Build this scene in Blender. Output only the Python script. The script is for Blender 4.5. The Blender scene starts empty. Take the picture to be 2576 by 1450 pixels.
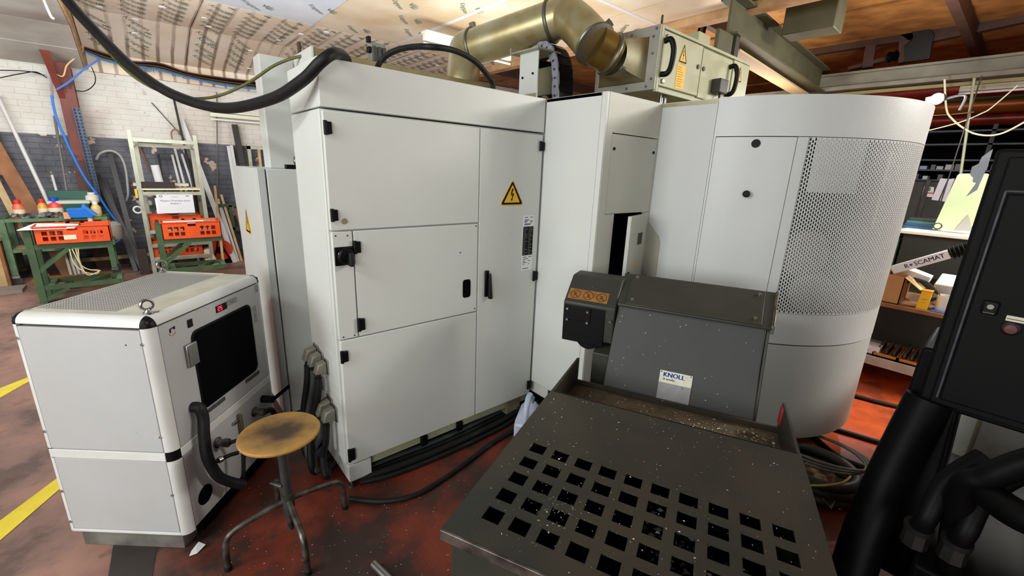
import bpy, math, random
import numpy as np
from mathutils import Vector, Matrix
random.seed(7); np.random.seed(7)
scn = bpy.context.scene
COL = scn.collection

# ------------------------------------------------------------------ camera
FPX, YAW, PITCH, ROLL, EYE = 1079.73, 0.859071, 0.268252, 0.0396124, 1.65
def _rot():
    c, s = math.cos, math.sin
    fw = np.array([c(YAW)*c(PITCH), s(YAW)*c(PITCH), -s(PITCH)])
    r = np.array([s(YAW), -c(YAW), 0.0]); u = np.cross(r, fw)
    return np.array([r*c(ROLL)+u*s(ROLL), -r*s(ROLL)+u*c(ROLL), fw])
ROT = _rot(); EYEP = np.array([0, 0, EYE])
camd = bpy.data.cameras.new('camera'); cam = bpy.data.objects.new('camera', camd); COL.objects.link(cam)
camd.sensor_width = 36; camd.lens = FPX*36/2576; camd.clip_start = 0.05; camd.clip_end = 100
m = Matrix.Identity(4)
for i in range(3):
    m[i][0] = ROT[0][i]; m[i][1] = ROT[1][i]; m[i][2] = -ROT[2][i]
m.translation = Vector(EYEP); cam.matrix_world = m
scn.camera = cam

# ------------------------------------------------------------------ light
wd = bpy.data.worlds.new('world'); scn.world = wd; wd.use_nodes = True
wd.node_tree.nodes['Background'].inputs[0].default_value = (0.9, 0.95, 1.0, 1)
wd.node_tree.nodes['Background'].inputs[1].default_value = 0.08
def area(name, loc, to, sx, sy, power, color=(1, 0.98, 0.95)):
    l = bpy.data.lights.new(name, 'AREA'); l.shape = 'RECTANGLE'; l.size = sx; l.size_y = sy
    l.energy = power; l.color = color
    o = bpy.data.objects.new(name, l); COL.objects.link(o); o.location = loc
    o.rotation_euler = (Vector(to)-Vector(loc)).to_track_quat('-Z', 'Y').to_euler()
    return o
area('window_light', (-4.8, 1.8, 2.2), (1.0, 2.4, 1.0), 2.6, 1.8, 180, (0.95, 1.0, 1.0))
area('hall_light', (-3.2, -2.8, 1.9), (1.0, 2.2, 0.9), 2.6, 1.9, 118, (0.96, 1.0, 0.97))
area('rear_fill', (-1.7, 1.2, 2.95), (0.6, 2.7, 0.8), 1.5, 0.25, 34, (0.97, 1.0, 0.97))  # unseen fill added to brighten the rear cabinets
area('bay_light', (-1.2, 5.7, 2.7), (-0.4, 7.8, 0.0), 2.4, 0.6, 74, (0.98, 1, 1))
area('eave_fill', (0.3, 4.6, 2.2), (0.9, 6.9, 3.6), 1.4, 0.6, 52)  # unseen upward fill, added to brighten the sloping boards
area('ceiling_fill', (3.3, 3.9, 2.1), (3.3, 4.2, 3.6), 2.6, 1.8, 58, (0.92, 0.96, 1.0))  # added uplight hidden behind the machine top, brightens the flat ceiling
area('aisle_light', (4.4, -1.7, 3.2), (2.6, 1.2, 0.9), 1.6, 0.35, 55, (0.97, 1.0, 0.96))
area('far_light', (5.0, -1.3, 2.9), (4.5, 0.5, 0.0), 1.2, 0.4, 130, (1, 0.95, 0.86))
area('roof_fill', (6.8, 3.2, 2.3), (6.6, 3.4, 4.0), 1.6, 0.8, 42, (1, 0.88, 0.7))  # hidden uplight added to warm the boarded roof
scn.view_settings.view_transform = 'Standard'; scn.view_settings.look = 'None'
scn.view_settings.exposure = -0.1; scn.view_settings.gamma = 1.0
scn.view_settings.use_curve_mapping = False

# ------------------------------------------------------------------ helpers
def ray(px, py): return ROT.T @ np.array([(px-1288)/FPX, -(py-725)/FPX, 1.0])
def AZ(px, py, z): d = ray(px, py); return EYEP+d*((z-EYE)/d[2])      # seen point on the level z
def AY(px, py, y): d = ray(px, py); return EYEP+d*(y/d[1])            # seen point on the wall y
def AX(px, py, x): d = ray(px, py); return EYEP+d*(x/d[0])            # seen point on the wall x
def AD(px, py, dep): return EYEP+ray(px, py)*dep
def S(r, g, b):
    f = lambda c: (c/255/12.92) if c <= 10 else ((c/255+0.055)/1.055)**2.4
    return (f(r), f(g), f(b), 1)
def nrm(v): v = np.array(v, float); return v/max(np.linalg.norm(v), 1e-9)

MATS = {}
def mat(name, c, rough=0.5, metal=0.0, c2=None, scale=6.0, amt=0.5, bump=0.0, bscale=60.0, detail=4, speck=None, spscale=40, splvl=0.68, emit=None, estr=0, alpha=1, trans=0, coat=0, spec=None):
    if name in MATS: return MATS[name]
    mt = bpy.data.materials.new(name); mt.use_nodes = True; nt = mt.node_tree; N = nt.nodes; L = nt.links
    b = N['Principled BSDF']; b.inputs['Base Color'].default_value = c
    b.inputs['Roughness'].default_value = rough; b.inputs['Metallic'].default_value = metal
    if spec is not None: b.inputs['Specular IOR Level'].default_value = spec
    if coat: b.inputs['Coat Weight'].default_value = coat
    tc = N.new('ShaderNodeTexCoord')
    def noise(s, d=detail):
        n = N.new('ShaderNodeTexNoise'); n.inputs['Scale'].default_value = s; n.inputs['Detail'].default_value = d
        L.new(tc.outputs['Object'], n.inputs['Vector']); return n
    def ramp(src, lo, hi):
        r = N.new('ShaderNodeMapRange'); r.inputs[1].default_value = lo; r.inputs[2].default_value = hi
        L.new(src, r.inputs[0]); return r.outputs[0]
    def mix(fac, a, bb):
        x = N.new('ShaderNodeMix'); x.data_type = 'RGBA'
        if isinstance(fac, float): x.inputs[0].default_value = fac
        else: L.new(fac, x.inputs[0])
        for k, val in ((6, a), (7, bb)):
            if isinstance(val, tuple): x.inputs[k].default_value = val
            else: L.new(val, x.inputs[k])
        return x.outputs[2]
    col = c
    if c2:
        col = mix(ramp(noise(scale).outputs[0], 0.5-0.35*(1-amt)-0.05, 0.5+0.35*(1-amt)+0.05), c, c2)
    if speck:
        col = mix(ramp(noise(spscale, 2).outputs[0], splvl, splvl+0.03), col, speck)
    if not isinstance(col, tuple): L.new(col, b.inputs['Base Color'])
    if bump:
        bp = N.new('ShaderNodeBump'); bp.inputs['Strength'].default_value = bump; bp.inputs['Distance'].default_value = 0.01
        L.new(noise(bscale).outputs[0], bp.inputs['Height']); L.new(bp.outputs[0], b.inputs['Normal'])
    if emit:
        b.inputs['Emission Color'].default_value = emit; b.inputs['Emission Strength'].default_value = estr
    if trans: b.inputs['Transmission Weight'].default_value = trans
    if alpha < 1: b.inputs['Alpha'].default_value = alpha
    mt['_x'] = 0; del mt['_x']
    MATS[name] = mt; return mt

class MB:
    def __init__(s, M=None): s.v = []; s.f = []; s.M = M
    def add(s, vs, fs):
        n = len(s.v)
        for p in vs:
            p = np.array(p, float)
            if s.M is not None: p = s.M(p)
            s.v.append(tuple(p))
        s.f += [tuple(i+n for i in f) for f in fs]; return s
    def hexa(s, p): return s.add(p, [(0, 3, 2, 1), (4, 5, 6, 7), (0, 1, 5, 4), (1, 2, 6, 5), (2, 3, 7, 6), (3, 0, 4, 7)])
    def box(s, x0, x1, y0, y1, z0, z1):
        return s.hexa([(x0, y0, z0), (x1, y0, z0), (x1, y1, z0), (x0, y1, z0), (x0, y0, z1), (x1, y0, z1), (x1, y1, z1), (x0, y1, z1)])
    def bar(s, p, q, w, h, up=(0, 0, 1)):
        p = np.array(p, float); q = np.array(q, float); d = nrm(q-p); up = np.array(up, float)
        if abs(d@up) > 0.98: up = np.array([1.0, 0.1, 0])
        a = nrm(np.cross(d, up))*w/2; b = nrm(np.cross(a, d))*h/2
        return s.hexa([p-a-b, p+a-b, q+a-b, q-a-b, p-a+b, p+a+b, q+a+b, q-a+b])
    def prism(s, pts, vec):
        pts = [np.array(p, float) for p in pts]; vec = np.array(vec, float); n = len(pts)
        fs = [tuple(range(n))[::-1], tuple(range(n, 2*n))]+[(i, (i+1) % n, n+(i+1) % n, n+i) for i in range(n)]
        return s.add(pts+[p+vec for p in pts], fs)
    def ring(s, p, d, r, n, ref=None):
        d = nrm(d); ref = np.array([0, 0, 1.0]) if ref is None else ref
        if abs(d@ref) > 0.95: ref = np.array([1.0, 0, 0])
        a = nrm(np.cross(d, ref)); b = np.cross(d, a)
        return [p+r*(a*math.cos(2*math.pi*k/n)+b*math.sin(2*math.pi*k/n)) for k in range(n)]
    def cyl(s, p, q, r, r2=None, n=16):
        p = np.array(p, float); q = np.array(q, float); r2 = r if r2 is None else r2
        A = s.ring(p, q-p, r, n); B = s.ring(q, q-p, r2, n)
        return s.add(A+B, [tuple(range(n))[::-1], tuple(range(n, 2*n))]+[(i, (i+1) % n, n+(i+1) % n, n+i) for i in range(n)])
    def tube(s, pts, r, n=8, sub=6, closed=False):
        P = [np.array(p, float) for p in pts]
        if sub > 1 and len(P) > 2: P = spline(P, sub, closed)
        k = len(P); rs = r if callable(r) else (lambda t: r)
        a = None; vs = []
        for i, p in enumerate(P):
            if closed: d = P[(i+1) % k]-P[i-1]
            else: d = P[min(i+1, k-1)]-P[max(i-1, 0)]
            d = nrm(d)
            if a is None:
                ref = np.array([0, 0, 1.0]) if abs(d[2]) < 0.9 else np.array([1.0, 0, 0])
                a = nrm(np.cross(d, ref))
            else: a = nrm(a-d*(a@d))
            b = np.cross(d, a); rr = rs(i/(k-1))
            vs += [p+rr*(a*math.cos(2*math.pi*j/n)+b*math.sin(2*math.pi*j/n)) for j in range(n)]
        fs = [(i*n+j, i*n+(j+1) % n, (i+1)*n+(j+1) % n, (i+1)*n+j) for i in range(k-1) for j in range(n)]
        if closed: fs += [((k-1)*n+j, (k-1)*n+(j+1) % n, (j+1) % n, j) for j in range(n)]
        else: fs += [tuple(range(n))[::-1], tuple(range((k-1)*n, k*n))]
        return s.add(vs, fs)
    def lathe(s, c, prof, n=24, axis=(0, 0, 1)):
        c = np.array(c, float); ax = nrm(axis); vs = []
        for r, z in prof: vs += s.ring(c+ax*z, ax, max(r, 1e-4), n)
        k = len(prof)
        fs = [(i*n+j, i*n+(j+1) % n, (i+1)*n+(j+1) % n, (i+1)*n+j) for i in range(k-1) for j in range(n)]
        fs += [tuple(range(n))[::-1], tuple(range((k-1)*n, k*n))]
        return s.add(vs, fs)
    def torus(s, c, ax, R, r, n=20, m=8):
        pts = s.ring(np.array(c, float), ax, R, n); return s.tube(pts, r, m, 1, True)
    def text(s, body, size, org, xd, yd, align='LEFT', lift=0.0006):
        vs, fs = textmesh(body, size, align); xd = nrm(xd); yd = nrm(yd); nn = np.cross(xd, yd); o = np.array(org, float)
        return s.add([o+xd*v[0]+yd*v[1]+nn*lift for v in vs], fs)
    def poly(s, pts): return s.add(pts, [tuple(range(len(pts)))])

def spline(P, sub, closed=False):
    out = []; k = len(P); rng = range(k if closed else k-1)
    for i in rng:
        g = (lambda j: P[j % k]) if closed else (lambda j: P[min(max(j, 0), k-1)])
        a, b, c, d = g(i-1), g(i), g(i+1), g(i+2)
        for q in range(sub):
            t = q/sub
            out.append(0.5*((2*b)+(-a+c)*t+(2*a-5*b+4*c-d)*t*t+(-a+3*b-3*c+d)*t**3))
    if not closed: out.append(P[-1])
    return out
TXT = {}
def textmesh(body, size, align):
    key = (body, align)
    if key not in TXT:
        cu = bpy.data.curves.new('t', 'FONT'); cu.body = body; cu.size = 1; cu.align_x = align; cu.resolution_u = 2
        o = bpy.data.objects.new('t', cu); COL.objects.link(o)
        dg = bpy.context.evaluated_depsgraph_get(); me = bpy.data.meshes.new_from_object(o.evaluated_get(dg))
        TXT[key] = ([tuple(v.co) for v in me.vertices], [tuple(p.vertices) for p in me.polygons])
        bpy.data.objects.remove(o); bpy.data.meshes.remove(me); bpy.data.curves.remove(cu)
    vs, fs = TXT[key]; return [(v[0]*size, v[1]*size) for v in vs], fs

WLOC = {}
def link(name, mb, m, loc, bevel=0.0, smooth=True, seg=2):
    me = bpy.data.meshes.new(name)
    V = [tuple(np.array(v)-loc) for v in mb.v]
    me.from_pydata(V, [], mb.f); me.update()
    import bmesh
    bm = bmesh.new(); bm.from_mesh(me); bmesh.ops.recalc_face_normals(bm, faces=bm.faces); bm.to_mesh(me); bm.free()
    if smooth:
        me.polygons.foreach_set('use_smooth', [True]*len(me.polygons)); me.set_sharp_from_angle(angle=0.7)
    me.materials.append(m)
    o = bpy.data.objects.new(name, me); COL.objects.link(o)
    if bevel:
        b = o.modifiers.new('bevel', 'BEVEL'); b.width = bevel; b.segments = seg; b.limit_method = 'ANGLE'; b.angle_limit = 0.8
    return o
def obj(name, mb, m, parent, bevel=0.0, smooth=True, label=None, stuff=False):
    w = WLOC[parent.name]
    o = link(name, mb, m, w, bevel, smooth); o.parent = parent; WLOC[o.name] = w
    if label: o['label'] = label
    if stuff: o['kind'] = 'stuff'
    return o
def thing(name, label, cat, loc, group=None):
    o = bpy.data.objects.new(name, None); COL.objects.link(o); o.location = loc; o.empty_display_size = 0.1
    o['label'] = label; o['category'] = cat
    if group: o['group'] = group
    WLOC[o.name] = np.array(loc, float); return o
def base_of(mb):
    a = np.array(mb.v); return np.array([(a[:, 0].min()+a[:, 0].max())/2, (a[:, 1].min()+a[:, 1].max())/2, a[:, 2].min()])
def solo(name, mb, m, label, cat, group=None, bevel=0.0, smooth=True, stuff=False):
    loc = base_of(mb); o = link(name, mb, m, loc, bevel, smooth); o.location = loc; WLOC[o.name] = loc
    o['label'] = label; o['category'] = cat
    if group: o['group'] = group
    if stuff: o['kind'] = 'stuff'
    return o
def struct(name, mb, m, bevel=0.0, smooth=True):
    loc = base_of(mb); o = link(name, mb, m, loc, bevel, smooth); o.location = loc; WLOC[o.name] = loc
    o['kind'] = 'structure'; return o
def copy_tree(o, parent=None):
    c = o.copy(); COL.objects.link(c)
    if parent: c.parent = parent
    for ch in list(o.children): copy_tree(ch, c)
    return c

# ------------------------------------------------------------------ materials
white = mat('white_paint', S(214, 216, 212), 0.42, c2=S(208, 209, 203), scale=2.5, amt=0.3, bump=0.04, bscale=350)
whitem = mat('magazine_paint', S(205, 206, 205), 0.38, c2=S(200, 200, 198), scale=2, amt=0.3, bump=0.10, bscale=300)
towerm = mat('tower_paint', S(200, 201, 190), 0.45, c2=S(190, 190, 178), scale=3, amt=0.3, bump=0.05, bscale=300)
chillm = mat('chiller_paint', S(184, 184, 185), 0.45, c2=S(178, 177, 176), scale=4, amt=0.4, bump=0.04, bscale=200, speck=S(150, 145, 138), spscale=30, splvl=0.75)
dirtyw = mat('dusty_cream_paint', S(206, 203, 188), 0.6, c2=S(186, 180, 160), scale=9, amt=0.6)
trimw = mat('trim_aluminium', S(222, 223, 221), 0.35, c2=S(205, 203, 198), scale=5, amt=0.4)
black = mat('black_plastic', S(12, 11, 12), 0.45, spec=0.18)
rubber = mat('black_rubber', S(17, 17, 17), 0.55, c2=S(25, 25, 24), scale=20, spec=0.3)
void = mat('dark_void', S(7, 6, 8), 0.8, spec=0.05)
darkg = mat('dark_grey_steel', S(60, 58, 56), 0.5, c2=S(42, 40, 38), scale=8)
steel = mat('bright_steel', S(190, 190, 188), 0.28, 1.0, c2=S(150, 148, 142), scale=12)
wornst = mat('worn_dark_steel', S(62, 58, 54), 0.38, 0.7, c2=S(120, 112, 105), scale=18, amt=0.75)
creamm = mat('cream_green_enamel', S(180, 182, 152), 0.45, c2=S(164, 162, 130), scale=6, amt=0.5, speck=S(150, 110, 60), spscale=25, splvl=0.74)
duct = mat('dusty_duct_metal', S(196, 188, 152), 0.36, 0.6, c2=S(158, 136, 84), scale=5, amt=0.6, bump=0.05, bscale=80)
galv = mat('galvanised_sheet', S(176, 172, 150), 0.45, 0.4, c2=S(150, 138, 100), scale=4, amt=0.6)
conv = mat('olive_black_enamel', S(52, 52, 44), 0.5, c2=S(42, 42, 36), scale=7, amt=0.5, speck=S(150, 145, 130), spscale=70, splvl=0.76)
binm = mat('oily_black_steel', S(43, 45, 37), 0.5, c2=S(60, 54, 42), scale=4, amt=0.8, bump=0.08, bscale=60, speck=S(130, 120, 105), spscale=60, splvl=0.74)
trough = mat('dusty_brown_steel', S(104, 88, 64), 0.8, c2=S(66, 56, 42), scale=10, amt=0.7, bump=0.3, bscale=60)
hoodm = mat('grey_hood_paint', S(64, 64, 62), 0.6, c2=S(58, 57, 56), scale=5, amt=0.4, bump=0.12, bscale=250, speck=S(150, 148, 145), spscale=60, splvl=0.77)
dmach = mat('anthracite_enamel', S(9, 9, 9), 0.6, c2=S(7, 7, 7), scale=5, bump=0.05, bscale=200, spec=0.15)
dblack = mat('console_black', S(8, 7, 8), 0.5, spec=0.12)
yellow = mat('sign_yellow', S(240, 184, 20), 0.5)
def stool_mat():
    # varnish worn off to dark wood where people sit, yellow ply left round the rim
    mt = bpy.data.materials.new('worn_plywood'); mt.use_nodes = True; N = mt.node_tree.nodes; L = mt.node_tree.links
    b = N['Principled BSDF']; b.inputs['Roughness'].default_value = 0.6
    tc = N.new('ShaderNodeTexCoord'); sx = N.new('ShaderNodeSeparateXYZ'); L.new(tc.outputs['Object'], sx.inputs[0])
    cb_ = N.new('ShaderNodeCombineXYZ'); L.new(sx.outputs[0], cb_.inputs[0]); L.new(sx.outputs[1], cb_.inputs[1])
    ln = N.new('ShaderNodeVectorMath'); ln.operation = 'LENGTH'; L.new(cb_.outputs[0], ln.inputs[0])
    nz = N.new('ShaderNodeTexNoise'); nz.inputs['Scale'].default_value = 14; nz.inputs['Detail'].default_value = 7; L.new(tc.outputs['Object'], nz.inputs['Vector'])
    ad = N.new('ShaderNodeMath'); ad.operation = 'MULTIPLY_ADD'; ad.inputs[1].default_value = 0.16; L.new(nz.outputs[0], ad.inputs[0]); L.new(ln.outputs['Value'], ad.inputs[2])
    rp_ = N.new('ShaderNodeValToRGB'); e = rp_.color_ramp.elements
    e[0].position = 0.125; e[0].color = S(66, 50, 36); e[1].position = 0.25; e[1].color = S(176, 130, 62)
    e2 = rp_.color_ramp.elements.new(0.17); e2.color = S(118, 88, 52); e3 = rp_.color_ramp.elements.new(0.205); e3.color = S(150, 114, 62)
    L.new(ad.outputs[0], rp_.inputs[0]); L.new(rp_.outputs[0], b.inputs['Base Color']); return mt
stoolw = stool_mat()
wood = mat('pale_wood', S(206, 176, 130), 0.6, c2=S(180, 146, 98), scale=8)
woodb = mat('brown_wood', S(150, 102, 60), 0.65, c2=S(110, 70, 40), scale=8)
orange = mat('orange_plastic', S(226, 84, 22), 0.45, c2=S(206, 70, 18), scale=5)
greenm = mat('green_enamel', S(96, 128, 92), 0.5, c2=S(70, 98, 66), scale=8, amt=0.6)
greend = mat('dark_green_enamel', S(66, 92, 58), 0.5, c2=S(52, 74, 46), scale=8, amt=0.6)
alum = mat('anodised_aluminium', S(180, 182, 164), 0.4, 0.3, c2=S(160, 160, 144), scale=8)
paper = mat('white_paper', S(235, 235, 238), 0.7)
ink = mat('grey_ink', S(70, 70, 74), 0.8)
blueink = mat('blue_ink', S(20, 50, 160), 0.6)
redink = mat('dark_red_ink', S(96, 40, 16), 0.7)
rust = mat('red_oxide_paint', S(132, 58, 44), 0.55, c2=S(98, 42, 34), scale=4, amt=0.6, speck=S(70, 40, 34), spscale=10, splvl=0.66)
blue = mat('blue_plastic', S(40, 120, 215), 0.4)
bluec = mat('blue_coated_steel', S(62, 78, 104), 0.45, 0.3, c2=S(50, 58, 72), scale=10)
beamm = mat('grey_green_beam', S(92, 90, 64), 0.6, c2=S(76, 74, 52), scale=5)
greyb = mat('grey_beam', S(140, 138, 122), 0.6, c2=S(112, 106, 92), scale=3)
plank = mat('orange_brown_board', S(184, 130, 66), 0.6, c2=S(134, 86, 42), scale=4, amt=0.6)
plankd = mat('dark_brown_timber', S(84, 54, 38), 0.6, c2=S(60, 40, 30), scale=6)
# ------------------------------------------------------------------ setting: floor
def floor_mat():
    mt = bpy.data.materials.new('painted_concrete'); mt.use_nodes = True; nt = mt.node_tree; N = nt.nodes; L = nt.links
    b = N['Principled BSDF']; tc = N.new('ShaderNodeTexCoord'); sx = N.new('ShaderNodeSeparateXYZ'); L.new(tc.outputs['Object'], sx.inputs[0])
    def noise(s, d=6, rough=0.6):
        n = N.new('ShaderNodeTexNoise'); n.inputs['Scale'].default_value = s; n.inputs['Detail'].default_value = d
        n.inputs['Roughness'].default_value = rough; L.new(tc.outputs['Object'], n.inputs['Vector']); return n.outputs[0]
    def rng(src, a, bb):
        r = N.new('ShaderNodeMapRange'); r.inputs[1].default_value = a; r.inputs[2].default_value = bb; L.new(src, r.inputs[0]); return r.outputs[0]
    def mth(op, a, bb):
        x = N.new('ShaderNodeMath'); x.operation = op
        for k, q in ((0, a), (1, bb)):
            if isinstance(q, (int, float)): x.inputs[k].default_value = q
            else: L.new(q, x.inputs[k])
        return x.outputs[0]
    def mix(f, a, c):
        x = N.new('ShaderNodeMix'); x.data_type = 'RGBA'; L.new(f, x.inputs[0])
        for k, q in ((6, a), (7, c)):
            if isinstance(q, tuple): x.inputs[k].default_value = q
            else: L.new(q, x.inputs[k])
        return x.outputs[2]
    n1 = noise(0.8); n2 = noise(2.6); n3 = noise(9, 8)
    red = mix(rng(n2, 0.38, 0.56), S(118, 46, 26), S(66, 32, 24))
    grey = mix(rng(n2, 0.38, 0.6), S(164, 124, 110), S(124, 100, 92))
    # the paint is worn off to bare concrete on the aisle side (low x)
    wear_glow = rng(mth('ADD', mth('MULTIPLY', sx.outputs[0], -1.0), mth('MULTIPLY', n1, 1.2)), 4.55, 5.1)
    far_glow = rng(sx.outputs[1], 2.6, 4.4)             # pale glow over the far bay, put into the floor colour
    wear_glow = mth('MAXIMUM', wear_glow, far_glow)
    aisle_glow = rng(sx.outputs[0], -1.6, -0.4)        # bright light in the aisle behind the machine, painted as orange
    red = mix(aisle_glow, red, mix(rng(n2, 0.42, 0.66), S(206, 88, 34), S(150, 60, 30)))
    c = mix(wear_glow, red, grey)
    blotch_amt = mth('MULTIPLY', mth('SUBTRACT', 1.0, mth('MULTIPLY', aisle_glow, 0.75)), mth('SUBTRACT', 1.0, mth('MULTIPLY', wear_glow, 0.72)))
    c = mix(mth('MULTIPLY', rng(n2, 0.54, 0.60), blotch_amt), c, S(52, 34, 28))
    c = mix(mth('MULTIPLY', rng(n3, 0.58, 0.66), blotch_amt), c, S(62, 44, 36))
    L.new(c, b.inputs['Base Color'])
    L.new(rng(n3, 0.3, 0.8), b.inputs['Roughness'])
    r = N.new('ShaderNodeMapRange'); r.inputs[3].default_value = 0.35; r.inputs[4].default_value = 0.7; L.new(n3, r.inputs[0]); L.new(r.outputs[0], b.inputs['Roughness'])
    bp = N.new('ShaderNodeBump'); bp.inputs['Strength'].default_value = 0.15; bp.inputs['Distance'].default_value = 0.01; L.new(n3, bp.inputs['Height']); L.new(bp.outputs[0], b.inputs['Normal'])
    return mt
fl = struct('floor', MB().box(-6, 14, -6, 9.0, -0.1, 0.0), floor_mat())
WLOC[fl.name] = np.array(fl.location)
lineyel = mat('yellow_line_paint', S(248, 226, 70), 0.6, c2=S(236, 206, 60), scale=10)
def on_floor(pts, z0, z1): return MB().prism([np.array([*AZ(px, py, 0)[:2], z0]) for px, py in pts], (0, 0, z1-z0))
def stripe(pa, pb, pc, pd):
    A, B, Cc, Dd = [AZ(*p, 0)[:2] for p in (pa, pb, pc, pd)]
    ext = lambda p, q, t: p+(q-p)*t
    P = [ext(A, B, -1.2), ext(A, B, 1.25), ext(Dd, Cc, 1.25), ext(Dd, Cc, -1.2)]
    return MB().prism([(p[0], p[1], 0.0) for p in P], (0, 0, 0.003))
obj('floor_marking', stripe((0, 1312), (130, 1215), (141, 1240), (0, 1362)), lineyel, fl, smooth=False)
obj('floor_marking', stripe((0, 978), (58, 955), (62, 967), (0, 1002)), lineyel, fl, smooth=False)
patch = mat('dark_floor_patch', S(58, 50, 46), 0.6, c2=S(44, 40, 38), scale=5)
obj('floor_patch', on_floor([(285, 1372), (395, 1378), (380, 1470), (270, 1470)], 0.0, 0.002), patch, fl, smooth=False)

# ------------------------------------------------------------------ brick wall
def wall_mat():
    mt = bpy.data.materials.new('painted_brick'); mt.use_nodes = True; nt = mt.node_tree; N = nt.nodes; L = nt.links
    b = N['Principled BSDF']; tc = N.new('ShaderNodeTexCoord'); sx = N.new('ShaderNodeSeparateXYZ'); L.new(tc.outputs['Object'], sx.inputs[0])
    def noise(s, d=5):
        n = N.new('ShaderNodeTexNoise'); n.inputs['Scale'].default_value = s; n.inputs['Detail'].default_value = d; L.new(tc.outputs['Object'], n.inputs['Vector']); return n.outputs[0]
    def rng(src, a, bb):
        r = N.new('ShaderNodeMapRange'); r.inputs[1].default_value = a; r.inputs[2].default_value = bb; L.new(src, r.inputs[0]); return r.outputs[0]
    def mix(f, a, c):
        x = N.new('ShaderNodeMix'); x.data_type = 'RGBA'; L.new(f, x.inputs[0])
        for k, q in ((6, a), (7, c)):
            if isinstance(q, tuple): x.inputs[k].default_value = q
            else: L.new(q, x.inputs[k])
        return x.outputs[2]
    dark = mix(rng(noise(3), 0.4, 0.6), S(112, 112, 120), S(84, 86, 92))
    dark = mix(rng(noise(4.5, 6), 0.635, 0.65), dark, S(218, 200, 182))
    dark = mix(rng(noise(3.1, 3), 0.69, 0.70), dark, S(196, 110, 64))
    lite = mix(rng(noise(1.2), 0.4, 0.6), S(222, 221, 214), S(208, 200, 190))
    lite = mix(rng(noise(7, 6), 0.66, 0.72), lite, S(190, 180, 168))
    c = mix(rng(sx.outputs[2], 1.872, 1.888), dark, lite)
    L.new(c, b.inputs['Base Color']); b.inputs['Roughness'].default_value = 0.75
    bp = N.new('ShaderNodeBump'); bp.inputs['Strength'].default_value = 0.3; bp.inputs['Distance'].default_value = 0.01; L.new(noise(30), bp.inputs['Height']); L.new(bp.outputs[0], b.inputs['Normal'])
    return mt
wm = wall_mat()
wb = struct('wall_back', MB().box(-6, 14, 8.93, 9.1, 0, 3.6), wm)
WLOC[wb.name] = np.array(wb.location)
bk = MB()
for row in range(37):
    z = row*0.0765
    x = -3.2+(row % 2)*0.112
    while x < 5.2:
        d = random.uniform(-0.004, 0.004); w = 0.214+random.uniform(-0.004, 0.004); t = random.uniform(-0.002, 0.002)
        y = 8.921+d*0.5
        bk.add([(x, 8.93, z+0.003), (x+w, 8.93, z+0.003), (x+w, 8.93, z+0.070), (x, 8.93, z+0.070), (x, y, z+0.006+t), (x+w, y, z+0.006), (x+w, y, z+0.069), (x, y, z+0.069+t)],
               [(4, 5, 6, 7), (0, 1, 5, 4), (2, 3, 7, 6), (1, 2, 6, 5), (3, 0, 4, 7)])
        x += 0.225
obj('brick', bk, wm, wb, smooth=False, stuff=True)
plain = mat('grey_wall', S(150, 146, 138), 0.8)
darkwall = mat('dark_wall', S(52, 50, 48), 0.8, c2=S(38, 36, 34), scale=2)
struct('wall_left', MB().box(-6.15, -6, -6, 9.1, 0, 4.6), plain)
struct('wall_front', MB().box(-6, 14, -6.15, -6, 0, 4.6), plain)
struct('wall_right', MB().box(13.0, 13.15, -6, 9.1, 0, 4.6), darkwall)

# ------------------------------------------------------------------ insulated ceiling
def board_mat(name, c1, c2, stripes, metal=0.0, rough=0.5):
    mt = bpy.data.materials.new(name); mt.use_nodes = True; nt = mt.node_tree; N = nt.nodes; L = nt.links
    b = N['Principled BSDF']; b.inputs['Roughness'].default_value = rough; b.inputs['Metallic'].default_value = metal
    tc = N.new('ShaderNodeTexCoord'); sx = N.new('ShaderNodeSeparateXYZ'); L.new(tc.outputs['Object'], sx.inputs[0])
    def noise(s, d=5):
        n = N.new('ShaderNodeTexNoise'); n.inputs['Scale'].default_value = s; n.inputs['Detail'].default_value = d; L.new(tc.outputs['Object'], n.inputs['Vector']); return n.outputs[0]
    def rng(src, a, bb):
        r = N.new('ShaderNodeMapRange'); r.inputs[1].default_value = a; r.inputs[2].default_value = bb; L.new(src, r.inputs[0]); return r.outputs[0]
    def mth(op, a, bb=0.0):
        x = N.new('ShaderNodeMath'); x.operation = op
        for k, q in ((0, a), (1, bb)):
            if isinstance(q, (int, float)): x.inputs[k].default_value = q
            else: L.new(q, x.inputs[k])
        return x.outputs[0]
    def mix(f, a, c):
        x = N.new('ShaderNodeMix'); x.data_type = 'RGBA'; L.new(f, x.inputs[0])
        for k, q in ((6, a), (7, c)):
            if isinstance(q, tuple): x.inputs[k].default_value = q
            else: L.new(q, x.inputs[k])
        return x.outputs[2]
    c = mix(rng(noise(1.4), 0.4, 0.62), c1, c2)
    if stripes:     # damp stains that ran along the ribs of the roof sheet above
        wv = mth('SINE', mth('ADD', mth('MULTIPLY', sx.outputs[0], 2*math.pi/0.165), mth('MULTIPLY', noise(2), 1.5)))
        f = mth('MULTIPLY', rng(wv, 0.55, 0.9), rng(noise(0.9), 0.36, 0.6))
        c = mix(mth('MULTIPLY', f, 0.8), c, S(120, 86, 66))
    L.new(c, b.inputs['Base Color'])
    return mt
boardA = board_mat('stained_board_facing', S(236, 224, 208), S(222, 202, 178), True)
boardB = board_mat('foil_board_facing', S(220, 228, 240), S(204, 214, 228), False, 0.2, 0.3)
boardC = board_mat('tan_board_facing', S(228, 212, 186), S(210, 184, 146), False, 0.1, 0.38)
boardL = board_mat('grey_board_facing', S(206, 204, 196), S(176, 168, 158), False, 0.2, 0.45)
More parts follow.
